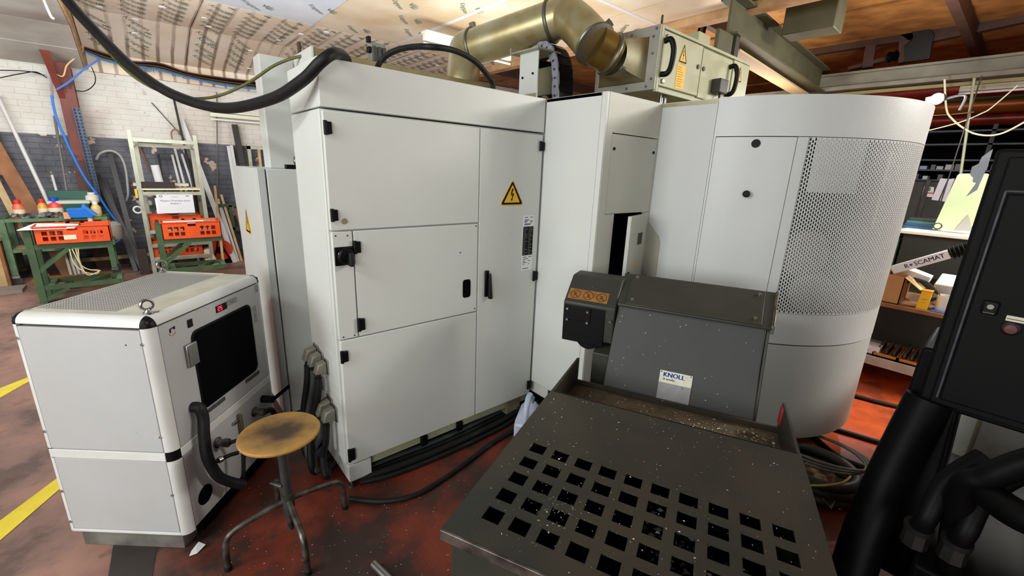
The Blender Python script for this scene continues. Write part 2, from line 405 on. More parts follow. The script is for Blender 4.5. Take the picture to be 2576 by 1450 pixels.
green_ink = mat('green_print', S(100, 116, 98), 0.7)
TS = math.tan(math.radians(14)); ZF = 3.3; YF = 7.695
ce = struct('ceiling', MB().box(-6, 4.95, -6, 9.0, 4.4, 4.5), plain)
CL = np.array(ce.location); WLOC[ce.name] = CL
def board(x0, x1, ya, yb, za, zb, m, th=0.05, name='insulation_board'):
    g = 0.004; M = MB()
    M.hexa([(x0+g, ya, za), (x1-g, ya, za), (x1-g, yb, zb), (x0+g, yb, zb), (x0+g, ya, za+th), (x1-g, ya, za+th), (x1-g, yb, zb+th), (x0+g, yb, zb+th)])
    return obj(name, M, m, ce, smooth=False)
def leaf_fan(M, o, xd, yd, r):
    nn = np.cross(nrm(xd), nrm(yd)); xd = nrm(xd); yd = nrm(yd)
    for a in (-62, -35, -8, 20, 46):
        d = xd*math.sin(math.radians(a))+yd*math.cos(math.radians(a)); e = np.cross(nn, d)
        c = o+d*r*0.62; pts = [c+d*0.38*r*math.cos(t)+e*0.085*r*math.sin(t)+nn*0.001 for t in np.linspace(0, 2*math.pi, 9)[:-1]]
        M.poly(pts)
xs = [-0.32, 0.82, 1.95, 3.08, 4.2, 4.75]
for i in range(5):
    x0, x1 = xs[i], xs[i+1]
    bs = board(x0, x1, YF+0.004, 8.9, ZF, 3.0, boardA)
    # print on the sloping boards
    sd = nrm((0, 1, -TS)); M = MB()
    xd = nrm(np.array([0.66, 0, 0])+sd*0.75); nn = nrm((0, -TS, -1)); yd = np.cross(nn, xd)
    xx = x0+0.06
    while xx < x1-0.3:
        k = 0; yy = YF+0.04
        while yy < 8.62:
            jy = yy+random.uniform(-0.02, 0.02); jx = xx+random.uniform(-0.02, 0.02)
            if jx > x0+0.02 and jx < x1-0.27: M.text('Kingspan', 0.098, (jx, jy, ZF-(jy-YF)*(ZF-3.0)/(8.9-YF)), xd, yd, lift=0.002)
            if k % 2 == 0: leaf_fan(M, np.array([jx+0.20, jy-0.05, ZF-(jy-0.05-YF)*(ZF-3.0)/(8.9-YF)])+nn*0.002, xd, yd, 0.07)
            yy += 0.19; k += 1
        xx += 0.40
    obj('printed_lettering', M, green_ink, bs, smooth=False)
    bt = board(x0, x1, 6.27, YF-0.004, ZF, ZF, boardA)
    M = MB(); nn = np.array([0, 0, -1.0]); xd = nrm((0.66, 0.75, 0)); yd = np.cross(nn, xd)
    for a in range(3):
        for q in range(6):
            jx = x0+0.06+a*0.36; jy = 6.4+q*0.2
            if jx < x1-0.25 and jy < YF-0.28: M.text('Kingspan', 0.098, (jx, jy, ZF), xd, yd, lift=0.002); leaf_fan(M, np.array([jx+0.20, jy-0.02, ZF-0.002]), xd, yd, 0.07)
    if M.v: obj('printed_lettering', M, green_ink, bt, smooth=False)
    rows = [(3.18, 6.262), (0.6, 3.172), (-6, 0.592)]
    for (ya, yb) in rows:
        foil = x1 < 2.0
        b2 = board(x0, x1, ya, yb, ZF, ZF, boardB if foil else boardC)
        if ya < 0: continue
        M = MB(); t0 = AZ(1524, 15, ZF); t1 = AZ(1507, 52, ZF); xd = nrm(t1-t0); yd = np.cross(nn, xd)
        yy = ya+0.25; k = 0
        while yy < yb-0.3:
            jx = x0+0.3+(k % 3)*0.28
            if jx < x1-0.2:
                M.text('Kingspan', 0.085, (jx, yy, ZF), xd, yd, lift=0.002); leaf_fan(M, np.array([jx, yy, ZF-0.002])+xd*0.2+yd*0.12, -xd, yd, 0.12)
            yy += 0.42; k += 1
        obj('printed_lettering', M, green_ink, b2, smooth=False)
# silver tape over two joints
tape = mat('white_joint_tape', S(232, 232, 232), 0.4, 0.3)
obj('joint_tape', MB().box(3.05, 3.11, 3.2, 6.2, ZF-0.003, ZF-0.001), tape, ce, smooth=False)
obj('joint_tape', MB().box(3.1, 4.74, 3.155, 3.2, ZF-0.003, ZF-0.001), tape, ce, smooth=False)
# lower left bay of the ceiling, strip above the wall, timber edges
for (a, b_) in ((8.3, 8.9), (YF, 8.29), (5.2, YF-0.01), (2.6, 5.19), (-2, 2.59)):
    zl = lambda y: 2.775+min(8.9-y, 8.9-YF)*(ZF-3.0)/(8.9-YF)
    board(-6, -2.0, a, b_, zl(a), zl(b_), boardL, name='ceiling_board'); board(-2.0, -0.345, a, b_, zl(a), zl(b_), boardL, name='ceiling_board')
timb = mat('stained_timber', S(206, 170, 124), 0.6, c2=S(166, 120, 76), scale=6)
obj('timber_edge', MB().prism([(-0.345, 8.9, 2.775), (-0.345, YF, 2.775+ZF-3.0), (-0.345, 2, 2.775+ZF-3.0), (-0.345, 2, ZF+0.03), (-0.345, YF, ZF+0.03), (-0.345, 8.9, 3.03)], (0.02, 0, 0)), timb, ce)
obj('eave_strip', MB().box(-0.3, 4.75, 8.86, 8.9, 2.76, 3.05), boardA, ce)
M = MB()
for x in (0.06, 0.62, 1.0, 1.5): M.text('Kingspan', 0.10, (x, 8.858, 2.83), (1, 0, 0.06), (0, 0, 1), lift=0.001)
obj('eave_lettering', M, green_ink, ce, smooth=False)
obj('timber_edge', MB().box(4.76, 4.9, -4, 9.0, 3.22, 3.5), timb, ce)
# boarded roof of the next bay: every board its own piece
for i in range(13):
    x0 = 4.92+i*0.62
    obj('roof_board', MB().box(x0, x0+0.605, -5.5, 9.0, 3.62+0.012*(i % 3), 3.65+0.012*(i % 3)), plank, ce, smooth=False)
for i, y in enumerate((-1.2, 0.9, 3.0, 5.1, 7.2)):
    obj('purlin', MB().box(4.9, 13, y, y+0.09, 3.44, 3.61), plankd, ce)
washers = mat('white_washer', S(240, 240, 240), 0.5)
for i in range(26):
    x = random.uniform(-0.1, 4.6); y = random.uniform(6.4, 8.7)
    z = ZF if y < YF else ZF-(y-YF)*(ZF-3.0)/(8.9-YF)
    obj('fixing_washer', MB().cyl((x, y, z-0.006), (x, y, z+0.003), 0.035, n=10), washers, ce)
# ------------------------------------------------------------------ electrical cabinet (front y = 1.956)
YC = 1.956
cab = thing('electrical_cabinet', 'tall white electrical cabinet with yellow lightning sign and black hinges', 'cabinet', (1.25, 2.15, 0.0))
M = MB(); M.box(0.612, 1.89, YC+0.022, 2.40, 0.14, 1.866); obj('body', M, white, cab, 0.004)
M = MB().hexa([(0.612, YC, 1.872), (1.892, YC, 1.872), (1.892, 2.40, 1.872), (0.612, 2.40, 1.872), (0.612, YC, 2.06), (1.892, YC, 2.06), (1.892, 2.40, 2.06), (0.612, 2.40, 2.06)])
obj('header_panel', M, white, cab, 0.003)
def door(x0, x1, z0, z1, name='door', t=0.022): return obj(name, MB().box(x0, x1, YC, YC+t, z0, z1), white, cab, 0.003)
du = door(0.620, 1.4195, 1.3605, 1.858)
dm = door(0.7175, 1.4175, 0.8385, 1.3535)
dl = door(0.6245, 1.4175, 0.1445, 0.8320)
dt = door(1.4255, 1.886, 0.1445, 1.858)
st = door(0.622, 0.7115, 0.8385, 1.3535, 'switch_panel')
def scr(par, x, z, y=YC, r=0.006, m=None): return obj('screw', MB().cyl((x, y+0.001, z), (x, y-0.003, z), r, r*0.8, 10), m or darkg, par)
for x, z in ((0.637, 1.337), (0.69, 1.335), (0.641, 0.852), (0.694, 0.85)): scr(st, x, z, r=0.004)
for x, z in ((1.404, 1.341), (1.403, 0.857), (1.30, 1.20)): scr(dm, x, z, r=0.004)
def hinge(par, x0, x1, z0, z1):
    h = obj('hinge', MB().box(x0, x1, YC-0.016, YC+0.002, z0, z1), black, par, 0.003)
    obj('hinge_pin', MB().cyl((x0+0.003, YC-0.009, z0-0.004), (x0+0.003, YC-0.009, z1+0.004), 0.008, n=10), black, h)
hinge(du, 0.622, 0.650, 1.766, 1.815); hinge(du, 0.624, 0.651, 1.405, 1.453)
hinge(dm, 0.715, 0.744, 1.253, 1.306); hinge(dm, 0.714, 0.744, 0.872, 0.93)
hinge(dl, 0.622, 0.654, 0.728, 0.782); hinge(dl, 0.623, 0.655, 0.175, 0.238)
for z0, z1 in ((1.77, 1.818), (0.968, 1.025), (0.190, 0.243)): hinge(dt, 1.858, 1.889, z0, z1)
obj('lock_cap', MB().cyl((0.682, YC+0.001, 1.40), (0.682, YC-0.004, 1.40), 0.014, 0.012, 20), galv, du)
# rotary main switch
sw = obj('switch_plate', MB().box(0.626, 0.714, YC-0.008, YC, 1.2, 1.286), black, cab, 0.004)
obj('switch_dial', MB().lathe((0.672, YC-0.008, 1.243), [(0.038, 0), (0.038, 0.012), (0.03, 0.02), (0.0, 0.021)], 24, (0, -1, 0)), black, sw)
obj('switch_knob', MB().hexa([(0.676, YC-0.055, 1.2), (0.696, YC-0.055, 1.2), (0.696, YC-0.02, 1.2), (0.676, YC-0.02, 1.2), (0.678, YC-0.05, 1.262), (0.694, YC-0.05, 1.262), (0.694, YC-0.02, 1.262), (0.678, YC-0.02, 1.262)]), rubber, sw, 0.004)
obj('dial_mark', MB().box(0.637, 0.645, YC-0.0215, YC-0.02, 1.256, 1.262), paper, sw, smooth=False)
obj('dial_mark', MB().box(0.637, 0.644, YC-0.0215, YC-0.02, 1.242, 1.248), paper, sw, smooth=False)
# finger pull and handle
M = MB(); pts = []
for k in range(28):
    t = 2*math.pi*k/28; c, s_ = math.cos(t), math.sin(t)
    pts.append((1.345+0.0265*math.copysign(abs(c)**0.45, c), YC-0.002, 0.988+0.053*math.copysign(abs(s_)**0.3, s_)))
M.prism(pts, (0, 0.004, 0)); obj('finger_pull', M, void, dm)
h = obj('door_handle', MB().box(1.469, 1.497, YC-0.014, YC, 0.918, 1.078), black, dt, 0.005)
obj('handle_grip', MB().hexa([(1.485, YC-0.04, 0.908), (1.508, YC-0.04, 0.908), (1.508, YC-0.014, 0.908), (1.485, YC-0.014, 0.908), (1.488, YC-0.028, 1.06), (1.502, YC-0.028, 1.06), (1.502, YC-0.012, 1.06), (1.488, YC-0.012, 1.06)]), rubber, h, 0.005)
# lightning sign
def tri_sign(par, cx, z0, w, hgt, y, thick=0.0015, fr=None):
    """triangle sign on a face; fr maps (s, z) to a world point and gives the outward normal"""
    P, n = fr
    def tri(cs, zb, ww, hh, r):
        pts = []
        for (a, b, ang) in ((-ww/2+r, zb+r, 210), (ww/2-r, zb+r, 330), (0, zb+hh-1.6*r, 90)):
            for q in (-50, -17, 17, 50):
                t = math.radians(ang+q); pts.append((cs+a+r*math.cos(t), b+r*math.sin(t)))
        return pts
    o = obj('warning_sign', MB().prism([P(*q) for q in tri(cx, z0, w, hgt, w*0.05)], n*thick), yellow, par, smooth=False)
    M = MB(); out = tri(cx, z0+hgt*0.035, w*0.92, hgt*0.92, w*0.05); inn = tri(cx, z0+hgt*0.115, w*0.70, hgt*0.70, w*0.012)
    k = len(out); lift = n*(thick+0.0004)
    M.add([P(*q)+lift for q in out]+[P(*q)+lift for q in inn], [(i, (i+1) % k, k+(i+1) % k, k+i) for i in range(k)])
    obj('sign_border', M, black, o, smooth=False)
    M = MB(); b = lambda a, c: P(cx+a*w, z0+c*hgt)+lift
    M.poly([b(-0.02, 0.66), b(0.05, 0.66), b(-0.005, 0.47), b(-0.075, 0.40)]); M.poly([b(-0.075, 0.40), b(0.06, 0.49), b(0.075, 0.44), b(-0.01, 0.395)])
    M.poly([b(0.015, 0.46), b(0.075, 0.44), b(0.0, 0.24), b(-0.025, 0.25)]); M.poly([b(-0.05, 0.275), b(0.035, 0.255), b(-0.035, 0.16)])
    obj('lightning_arrow', M, black, o, smooth=False); return o
tri_sign(dt, 1.659, 1.449, 0.17, 0.146, 0, fr=(lambda s_, z: np.array([s_, YC-0.0005, z]), np.array([0, -1.0, 0])))
# rating plates with fine print
pl = obj('rating_plate', MB().box(1.757, 1.845, YC-0.0012, YC, 1.042, 1.385), paper, dt, smooth=False, label='white paper rating plate with a black table of figures')
obj('plate_table', MB().box(1.758, 1.842, YC-0.0018, YC-0.0011, 1.138, 1.318), black, pl, smooth=False)
M = MB()
for i in range(17):
    z = 1.308-i*0.0103
    for a in range(2):
        x = 1.764+a*0.04; M.box(x, x+random.uniform(0.012, 0.034), YC-0.0022, YC-0.0017, z, z+0.0022)
obj('plate_print', M, mat('light_grey_ink', S(150, 150, 150), 0.7), pl, smooth=False)
M = MB()
for z, ws in ((1.372, 0.028), (1.357, 0.04), (1.350, 0.03), (1.343, 0.022), (1.333, 0.058), (1.327, 0.05), (1.125, 0.03), (1.113, 0.045), (1.10, 0.02), (1.09, 0.035), (1.08, 0.012), (1.052, 0.05)):
    M.box(1.765, 1.765+ws, YC-0.0016, YC-0.0011, z, z+0.004)
    if ws < 0.035: M.box(1.81, 1.81+ws*0.9, YC-0.0016, YC-0.0011, z, z+0.004)
obj('plate_print', M, ink, pl, smooth=False)
# plinth and feet
obj('plinth', MB().box(0.622, 0.742, YC+0.004, 2.4, 0.037, 0.134), white, cab, 0.003)
obj('base_rail', MB().box(0.74, 1.895, YC+0.035, YC+0.10, 0.075, 0.136), creamm, cab, 0.004)
for x in (1.05, 1.30): obj('rail_clip', MB().box(x, x+0.04, YC+0.015, YC+0.06, 0.06, 0.12), black, cab, 0.004)
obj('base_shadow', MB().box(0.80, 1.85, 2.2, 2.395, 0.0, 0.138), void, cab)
obj('plinth_block', MB().box(1.70, 1.82, YC+0.02, 2.1, 0.03, 0.136), galv, cab, 0.003)
for x in (0.637, 1.8):
    f = obj('foot', MB().cyl((x, YC+0.02, 0.012), (x, YC+0.02, 0.06), 0.008, n=10), steel, cab)
    obj('foot_plate', MB().cyl((x, YC+0.02, 0), (x, YC+0.02, 0.012), 0.022, 0.018, 14), darkg, f)
obj('inspection_cover', MB().box(0.6095, 0.612, 2.0, 2.37, 0.75, 1.36), white, cab, 0.001)

# connectors on the left side of the cabinet, with their hoses
XS = 0.612
def conn(y, z, s, nm='cable_connector', m=None):
    o = obj(nm, MB().hexa([(XS-0.012, y-0.5*s, z-0.6*s), (XS, y-0.5*s, z-0.6*s), (XS, y+0.5*s, z-0.6*s), (XS-0.012, y+0.5*s, z-0.6*s), (XS-0.012, y-0.5*s, z+0.6*s), (XS, y-0.5*s, z+0.6*s), (XS, y+0.5*s, z+0.6*s), (XS-0.012, y+0.5*s, z+0.6*s)]), m or steel, cab, 0.002)
    M = MB(); x1 = XS-0.012; x0 = XS-0.012-0.9*s
    M.hexa([(x0, y-0.38*s, z-0.42*s), (x1, y-0.42*s, z-0.5*s), (x1, y+0.42*s, z-0.5*s), (x0, y+0.38*s, z-0.42*s), (x0+0.25*s, y-0.34*s, z+0.34*s), (x1, y-0.42*s, z+0.5*s), (x1, y+0.42*s, z+0.5*s), (x0+0.25*s, y+0.34*s, z+0.34*s)])
    obj('connector_hood', M, mat('cast_grey_alloy', S(148, 146, 134), 0.5, 0.35, c2=S(112, 108, 96), scale=20), o, 0.006)
    obj('cable_gland', MB().cyl((x0+0.35*s, y, z-0.42*s), (x0+0.3*s, y, z-0.8*s), 0.22*s, 0.17*s, 14), rubber, o)
    return (x0+0.3*s, y, z-0.8*s)
ends = [conn(2.30, 0.66, 0.075), conn(2.22, 0.655, 0.07), conn(2.14, 0.64, 0.065), conn(2.13, 0.42, 0.08), conn(2.06, 0.41, 0.07), conn(2.25, 0.50, 0.06)]
obj('connector_plate', MB().box(XS-0.003, XS, 2.04, 2.36, 0.56, 0.74), trimw, cab, 0.001)
obj('connector_plate', MB().box(XS-0.003, XS, 2.02, 2.36, 0.2, 0.48), trimw, cab, 0.001)
hoseg = mat('grey_cable_sheath', S(66, 72, 74), 0.55, c2=S(52, 56, 58), scale=12)
for i, e in enumerate(ends):
    e = np.array(e); dx = random.uniform(0.02, 0.1)
    M = MB().tube([e, e+(-0.01, 0, -0.1), e+(-dx, 0.02, -e[2]*0.55), (e[0]-dx*1.3, e[1]-0.05, 0.09), (e[0]+0.05, e[1]+0.1, 0.03), (e[0]+0.35, e[1]+0.25, 0.025)], 0.013 if i % 2 else 0.017, 10)
    solo('cable', M, hoseg if i % 2 else rubber, '%s cable from the connectors on the cabinet side, %s' % ('black' if i % 2 == 0 else 'grey', ('from the rearmost upper hood', 'from the middle upper hood', 'from the front upper hood', 'from the bigger lower hood', 'from the lowest front hood', 'from the small rear lower hood')[i]), 'cable', 'cables from the side connectors')

# ------------------------------------------------------------------ machining centre: side panel, tower, round magazine
XP, YT = 1.895, 1.509
mc = thing('machining_centre', 'large white machine housing with rounded perforated corner beside electrical cabinet', 'machine', (2.6, 1.6, 0.0))
obj('side_panel', MB().box(XP, XP+0.02, 1.545, YC-0.003, 0.24, 2.058), white, mc, 0.003)
obj('corner_trim', MB().box(XP-0.001, XP+0.02, YT, 1.5425, 0.24, 2.058), white, mc, 0.003)
obj('tower_body', MB().box(XP+0.021, 2.44, YT+0.30, 2.5, 0.15, 2.05), white, mc)
# front of the tower: a frame of panels around two doors
M = MB()
for x0, x1, z0, z1 in ((XP+0.021, 1.963, 0.24, 2.058), (2.404, 2.44, 0.24, 2.058), (1.963, 2.404, 1.863, 2.058), (1.963, 2.049, 0.24, 1.4295), (2.355, 2.404, 0.24, 1.4295)):
    M.box(x0, x1, YT, YT+0.02, z0, z1)
obj('tower_frame', M, towerm, mc)
ud = obj('tower_door', MB().box(1.967, 2.400, YT+0.001, YT+0.02, 1.4315, 1.858), towerm, mc, 0.002)
for x in (1.991, 2.374): obj('door_plug', MB().cyl((x, YT+0.002, 1.782), (x, YT-0.003, 1.782), 0.009, n=12), black, ud)
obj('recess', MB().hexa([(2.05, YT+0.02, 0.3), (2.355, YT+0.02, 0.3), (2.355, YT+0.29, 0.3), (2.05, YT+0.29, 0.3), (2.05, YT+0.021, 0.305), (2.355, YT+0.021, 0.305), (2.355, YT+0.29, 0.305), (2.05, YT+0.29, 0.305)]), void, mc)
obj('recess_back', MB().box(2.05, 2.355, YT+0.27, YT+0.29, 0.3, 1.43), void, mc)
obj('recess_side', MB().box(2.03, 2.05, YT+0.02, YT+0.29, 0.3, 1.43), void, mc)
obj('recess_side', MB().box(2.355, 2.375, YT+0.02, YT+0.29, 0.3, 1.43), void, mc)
obj('recess_top', MB().box(2.04, 2.36, YT+0.02, YT+0.29, 1.43, 1.44), darkg, mc)
for z in (1.28, 1.18, 1.06): obj('relay_block', MB().box(2.07, 2.30, YT+0.2, YT+0.27, z, z+0.07), mat('relay_grey', S(96, 96, 98), 0.6), mc, 0.004)
# door standing ajar, hinged on the right
a = math.radians(15); hx, hy = 2.352, YT+0.002
def dj(p): # local: x along the door from the hinge, y out of its face, z
    return np.array([hx-p[0]*math.cos(a)+p[1]*math.sin(a), hy-p[0]*math.sin(a)-p[1]*math.cos(a), p[2]])
od = obj('open_door', MB(dj).box(0, 0.275, 0, 0.022, 0.55, 1.422), towerm, mc, 0.002)
obj('door_notice', MB(dj).box(0.055, 0.13, 0.022, 0.0235, 1.245, 1.315), darkg, od, smooth=False)
obj('door_lock', MB(dj).cyl((0.235, 0.02, 1.08), (0.235, 0.027, 1.08), 0.017, n=16), black, od)
P = lambda s_, z: dj((s_, 0.0225, z)); nn_ = nrm(dj((0, 1, 0))-dj((0, 0, 0)))
obj('warning_sign', MB().prism([P(0.10, 1.11), P(0.15, 1.11), P(0.125, 1.155)], nn_*0.001), yellow, od, smooth=False)
M = MB(); M.prism([(2.408, YT-0.10, 0.6), (2.408, YT-0.10, 1.25), (2.408, YT-0.085, 1.29), (2.408, YT-0.002, 1.37), (2.408, YT-0.002, 0.6)], (-0.004, 0, 0))
br = obj('side_bracket', M, mat('bare_grey_sheet', S(168, 164, 150), 0.5), mc)
obj('bracket_slot', MB().box(2.4025, 2.404, YT-0.085, YT-0.02, 1.012, 1.03), void, br, smooth=False)
# round housing
CX, CY, CR = 3.22, 1.25, 0.82
def pc(adeg, z, r=CR): t = math.radians(adeg); return np.array([CX+r*math.cos(t), CY+r*math.sin(t), z])
def shell(a0, a1, z0, z1, n, r=CR, t=0.012):
    M = MB(); vs = []
    for k in range(n+1):
        a_ = a0+(a1-a0)*k/n
        vs += [pc(a_, z0, r), pc(a_, z1, r), pc(a_, z1, r-t), pc(a_, z0, r-t)]
    fs = []
    for k in range(n):
        b = 4*k; fs += [(b, b+1, b+5, b+4), (b+1, b+2, b+6, b+5), (b+2, b+3, b+7, b+6), (b+3, b, b+4, b+7)]
    fs += [(0, 1, 2, 3), (4*n, 4*n+3, 4*n+2, 4*n+1)]
    return M.add(vs, fs)
XM = 2.4095
obj('housing_panel', MB().box(XM, XM+0.012, 1.178, YT-0.001, 0.18, 2.059), whitem, mc, 0.002)
ZS0, ZS1, AS0, AS1 = 0.952, 1.8625, 216.2, 312.0
obj('curved_housing', shell(185.4, 360, ZS1+0.003, 2.059, 60), whitem, mc)
obj('curved_housing', shell(AS1, 360, 0.18, ZS1, 20), whitem, mc)
obj('curved_housing', shell(212.6, AS0-0.15, 0.772, ZS1, 4), whitem, mc)
obj('curved_housing', shell(185.4, 186.15, 0.772, ZS1+0.003, 2), whitem, mc)
obj('curved_housing', shell(AS0-0.15, AS1, 0.772, ZS0-0.002, 40), whitem, mc)
md = obj('magazine_door', shell(186.3, 212.4, 0.772, ZS1-0.001, 16), whitem, mc)
obj('curved_skirt', shell(185.4, 350, 0.18, 0.766, 60, CR-0.001), mat('skirt_paint', S(190, 191, 188), 0.42, bump=0.1, bscale=300), mc)
obj('skirt_seal', shell(185.4, 350, 0.764, 0.771, 60, CR-0.006), black, mc)
obj('round_plug', MB().cyl(pc(200, 1.829, CR-0.005), pc(200, 1.829, CR+0.004), 0.021, n=20), black, md)
obj('door_knob', MB().lathe(pc(199.9, 1.576, CR), [(0.008, 0), (0.008, 0.012), (0.017, 0.016), (0.018, 0.028), (0.012, 0.036), (0.0, 0.037)], 18, nrm(pc(199.9, 0, 1)-pc(199.9, 0, 0))), black, md)
# perforated sheet: real slots in staggered columns
def perforated():
    M = MB(); da = 0.83; nc = int((AS1-AS0)/da); dz = 0.0202; nr = int((ZS1-ZS0)/dz); vs = []; fs = []
    dz = (ZS1-ZS0)/nr; wa, hz = da*0.29, dz*0.34
    for i in range(nc):
        a0 = AS0+i*da; a1 = a0+da; ac = (a0+a1)/2; off = dz/2 if i % 2 else 0
        zs = [ZS0+j*dz-off for j in range(nr+1+(1 if off else 0))]
        for j in range(len(zs)-1):
            z0, z1 = max(zs[j], ZS0), min(zs[j+1], ZS1); zc = (zs[j]+zs[j+1])/2
            b = len(vs); vs += [pc(a0, z0), pc(a1, z0), pc(a1, z1), pc(a0, z1)]
            if zc-hz < z0 or zc+hz > z1: fs.append((b, b+1, b+2, b+3)); continue
            vs += [pc(ac-wa, zc-hz), pc(ac+wa, zc-hz), pc(ac+wa, zc+hz), pc(ac-wa, zc+hz)]
            fs += [(b+k, b+(k+1) % 4, b+4+(k+1) % 4, b+4+k) for k in range(4)]
            # depth of the sheet in every slot
            vs += [pc(ac-wa, zc-hz, CR-0.003), pc(ac+wa, zc-hz, CR-0.003), pc(ac+wa, zc+hz, CR-0.003), pc(ac-wa, zc+hz, CR-0.003)]
            fs += [(b+4+k, b+4+(k+1) % 4, b+8+(k+1) % 4, b+8+k) for k in range(4)]
    return M.add(vs, fs)
obj('perforated_screen', perforated(), whitem, mc, smooth=False)
# what stands inside, close behind the screen
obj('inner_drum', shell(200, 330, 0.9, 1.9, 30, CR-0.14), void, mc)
obj('inner_panel', shell(218.8, 236, 1.60, 1.86, 10, CR-0.006, 0.004), mat('inner_white', S(232, 232, 228), 0.6), mc)
for ac, z, r_, c_ in ((226, 1.27, 0.13, S(176, 166, 150)), (232, 1.06, 0.12, S(176, 170, 156)), (252, 1.30, 0.14, S(96, 100, 100)), (250, 1.02, 0.12, S(140, 140, 138))):
    prof = [(r_*math.sin(t), r_*0.5*(1-math.cos(t))) for t in np.linspace(math.pi, 0.001, 12)]
    obj('tool_pot', MB().lathe(pc(ac, z, CR-0.13), [(q[0], 0.1-q[1]) for q in prof], 24, nrm(pc(ac, 0, 1)-pc(ac, 0, 0))), mat('tool_pot_%d' % ac, c_, 0.6), mc)
M = MB(); top = [np.array(pc(a_, 2.055, CR-0.003)) for a_ in np.linspace(185.4, 360, 40)]+[np.array([4.03, 2.2, 2.055]), np.array([XM+0.005, 2.2, 2.055])]
M.prism(top, (0, 0, -0.02)); obj('housing_lid', M, galv, mc)
obj('rear_body', MB().box(1.03, 4.04, 2.5, 4.3, 0.15, 2.0), white, mc)
obj('rear_body', MB().box(2.445, 4.04, 1.95, 2.5, 0.15, 2.03), white, mc)
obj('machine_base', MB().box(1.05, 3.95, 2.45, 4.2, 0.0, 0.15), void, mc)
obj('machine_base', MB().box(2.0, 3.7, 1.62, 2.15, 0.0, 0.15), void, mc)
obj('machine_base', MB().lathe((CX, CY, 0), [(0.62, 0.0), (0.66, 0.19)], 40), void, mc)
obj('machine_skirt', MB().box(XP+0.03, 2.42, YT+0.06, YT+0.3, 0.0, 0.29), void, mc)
obj('top_plate', MB().box(XP, 2.445, YT+0.002, 2.5, 2.04, 2.056), galv, mc)
# ------------------------------------------------------------------ taller white boxes behind the cabinet
rc = thing('rear_cabinet', 'lower white cabinet with lifting eye and yellow sign behind chiller', 'cabinet', (0.75, 3.0, 0.0))
XR, YR = 0.527, 2.75
obj('door', MB().box(XR+0.022, 1.0, YR, YR+0.025, 0.09, 1.604), white, rc, 0.003)
obj('corner_strip', MB().box(XR-0.025, XR+0.014, YR, YR+0.03, 0.09, 1.606), mat('strip_paint', S(196, 197, 195), 0.45), rc, 0.003)
obj('body', MB().box(XR-0.024, 1.0, YR+0.03, 3.54, 0.09, 1.606), white, rc, 0.003)
obj('plinth', MB().box(XR, 1.0, YR+0.05, 3.5, 0.0, 0.09), darkg, rc)
tri_sign(rc, 3.22, 1.19, 0.16, 0.16, 0, fr=(lambda s_, z: np.array([XR-0.0245, s_, z]), np.array([-1.0, 0, 0])))
e = obj('lifting_eye', MB().torus((0.735, YR+0.05, 1.655), (0.35, -1, 0), 0.028, 0.008, 22, 8), steel, rc)
obj('eye_collar', MB().cyl((0.735, YR+0.05, 1.606), (0.735, YR+0.05, 1.628), 0.022, 0.014, 14), steel, e)
obj('catch', MB().box(0.66, 0.715, YR+0.04, YR+0.08, 1.606, 1.631), black, rc, 0.004)
tw = thing('tall_box', 'tallest white sheet metal box standing above the lower rear cabinet', 'cabinet', (0.8, 3.3, 0.0))
obj('front_panel', MB().box(0.605, 0.775, 2.90, 2.92, 1.607, 2.213), white, tw, 0.002)
obj('body', MB().box(0.603, 0.775, 2.92, 3.05, 1.607, 2.215), white, tw, 0.002)
obj('column', MB().box(0.78, 0.99, 3.05, 3.4, 1.61, 2.21), white, tw, 0.002)
obj('front_panel', MB().box(0.777, 1.0, 2.98, 3.04, 1.607, 2.225), white, tw, 0.002)
obj('pipe_stub', MB().cyl((0.93, 3.3, 2.235), (0.93, 3.3, 2.40), 0.012, n=10), plankd, tw)

# ------------------------------------------------------------------ on top of the machine
rl = thing('top_rail', 'dusty brown steel rail running along the cabinet top', 'rail', (1.3, 2.45, 2.05))
obj('rail_beam', MB().prism([(0.752, 2.45, 2.06), (1.90, 2.45, 2.06), (1.90, 2.45, 2.185), (1.02, 2.45, 2.19), (0.752, 2.45, 2.197)], (0, 0.03, 0)), mat('dusty_brown_paint', S(150, 138, 92), 0.6, c2=S(116, 100, 66), scale=6), rl, 0.003)
obj('rail_end', MB().box(0.742, 0.752, 2.44, 2.75, 2.05, 2.20), white, rl)
for x in (1.15, 1.52): obj('rail_bolt', MB().cyl((x, 2.451, 2.15), (x, 2.44, 2.15), 0.010, n=8), darkg, rl)
vb = thing('valve_block', 'small grey valve block standing on the rail beside the looped cable', 'valve', (1.26, 2.52, 2.19))
p = AY(945, 135, 2.52)
obj('block_body', MB().box(p[0]-0.03, p[0]+0.05, 2.5, 2.56, 2.19, p[2]+0.05), mat('grey_block', S(150, 152, 140), 0.5, c2=S(110, 112, 100), scale=20), vb, 0.004)
for dx in (-0.02, 0.012, 0.04): obj('valve_stem', MB().cyl((p[0]+dx, 2.495, 2.2), (p[0]+dx, 2.495, p[2]+0.03), 0.010, n=10), darkg, vb)
for dz in (0.05, 0.1): obj('fitting', MB().box(p[0]-0.05, p[0]-0.03, 2.5, 2.53, 2.19+dz, 2.22+dz), black, vb, 0.004)
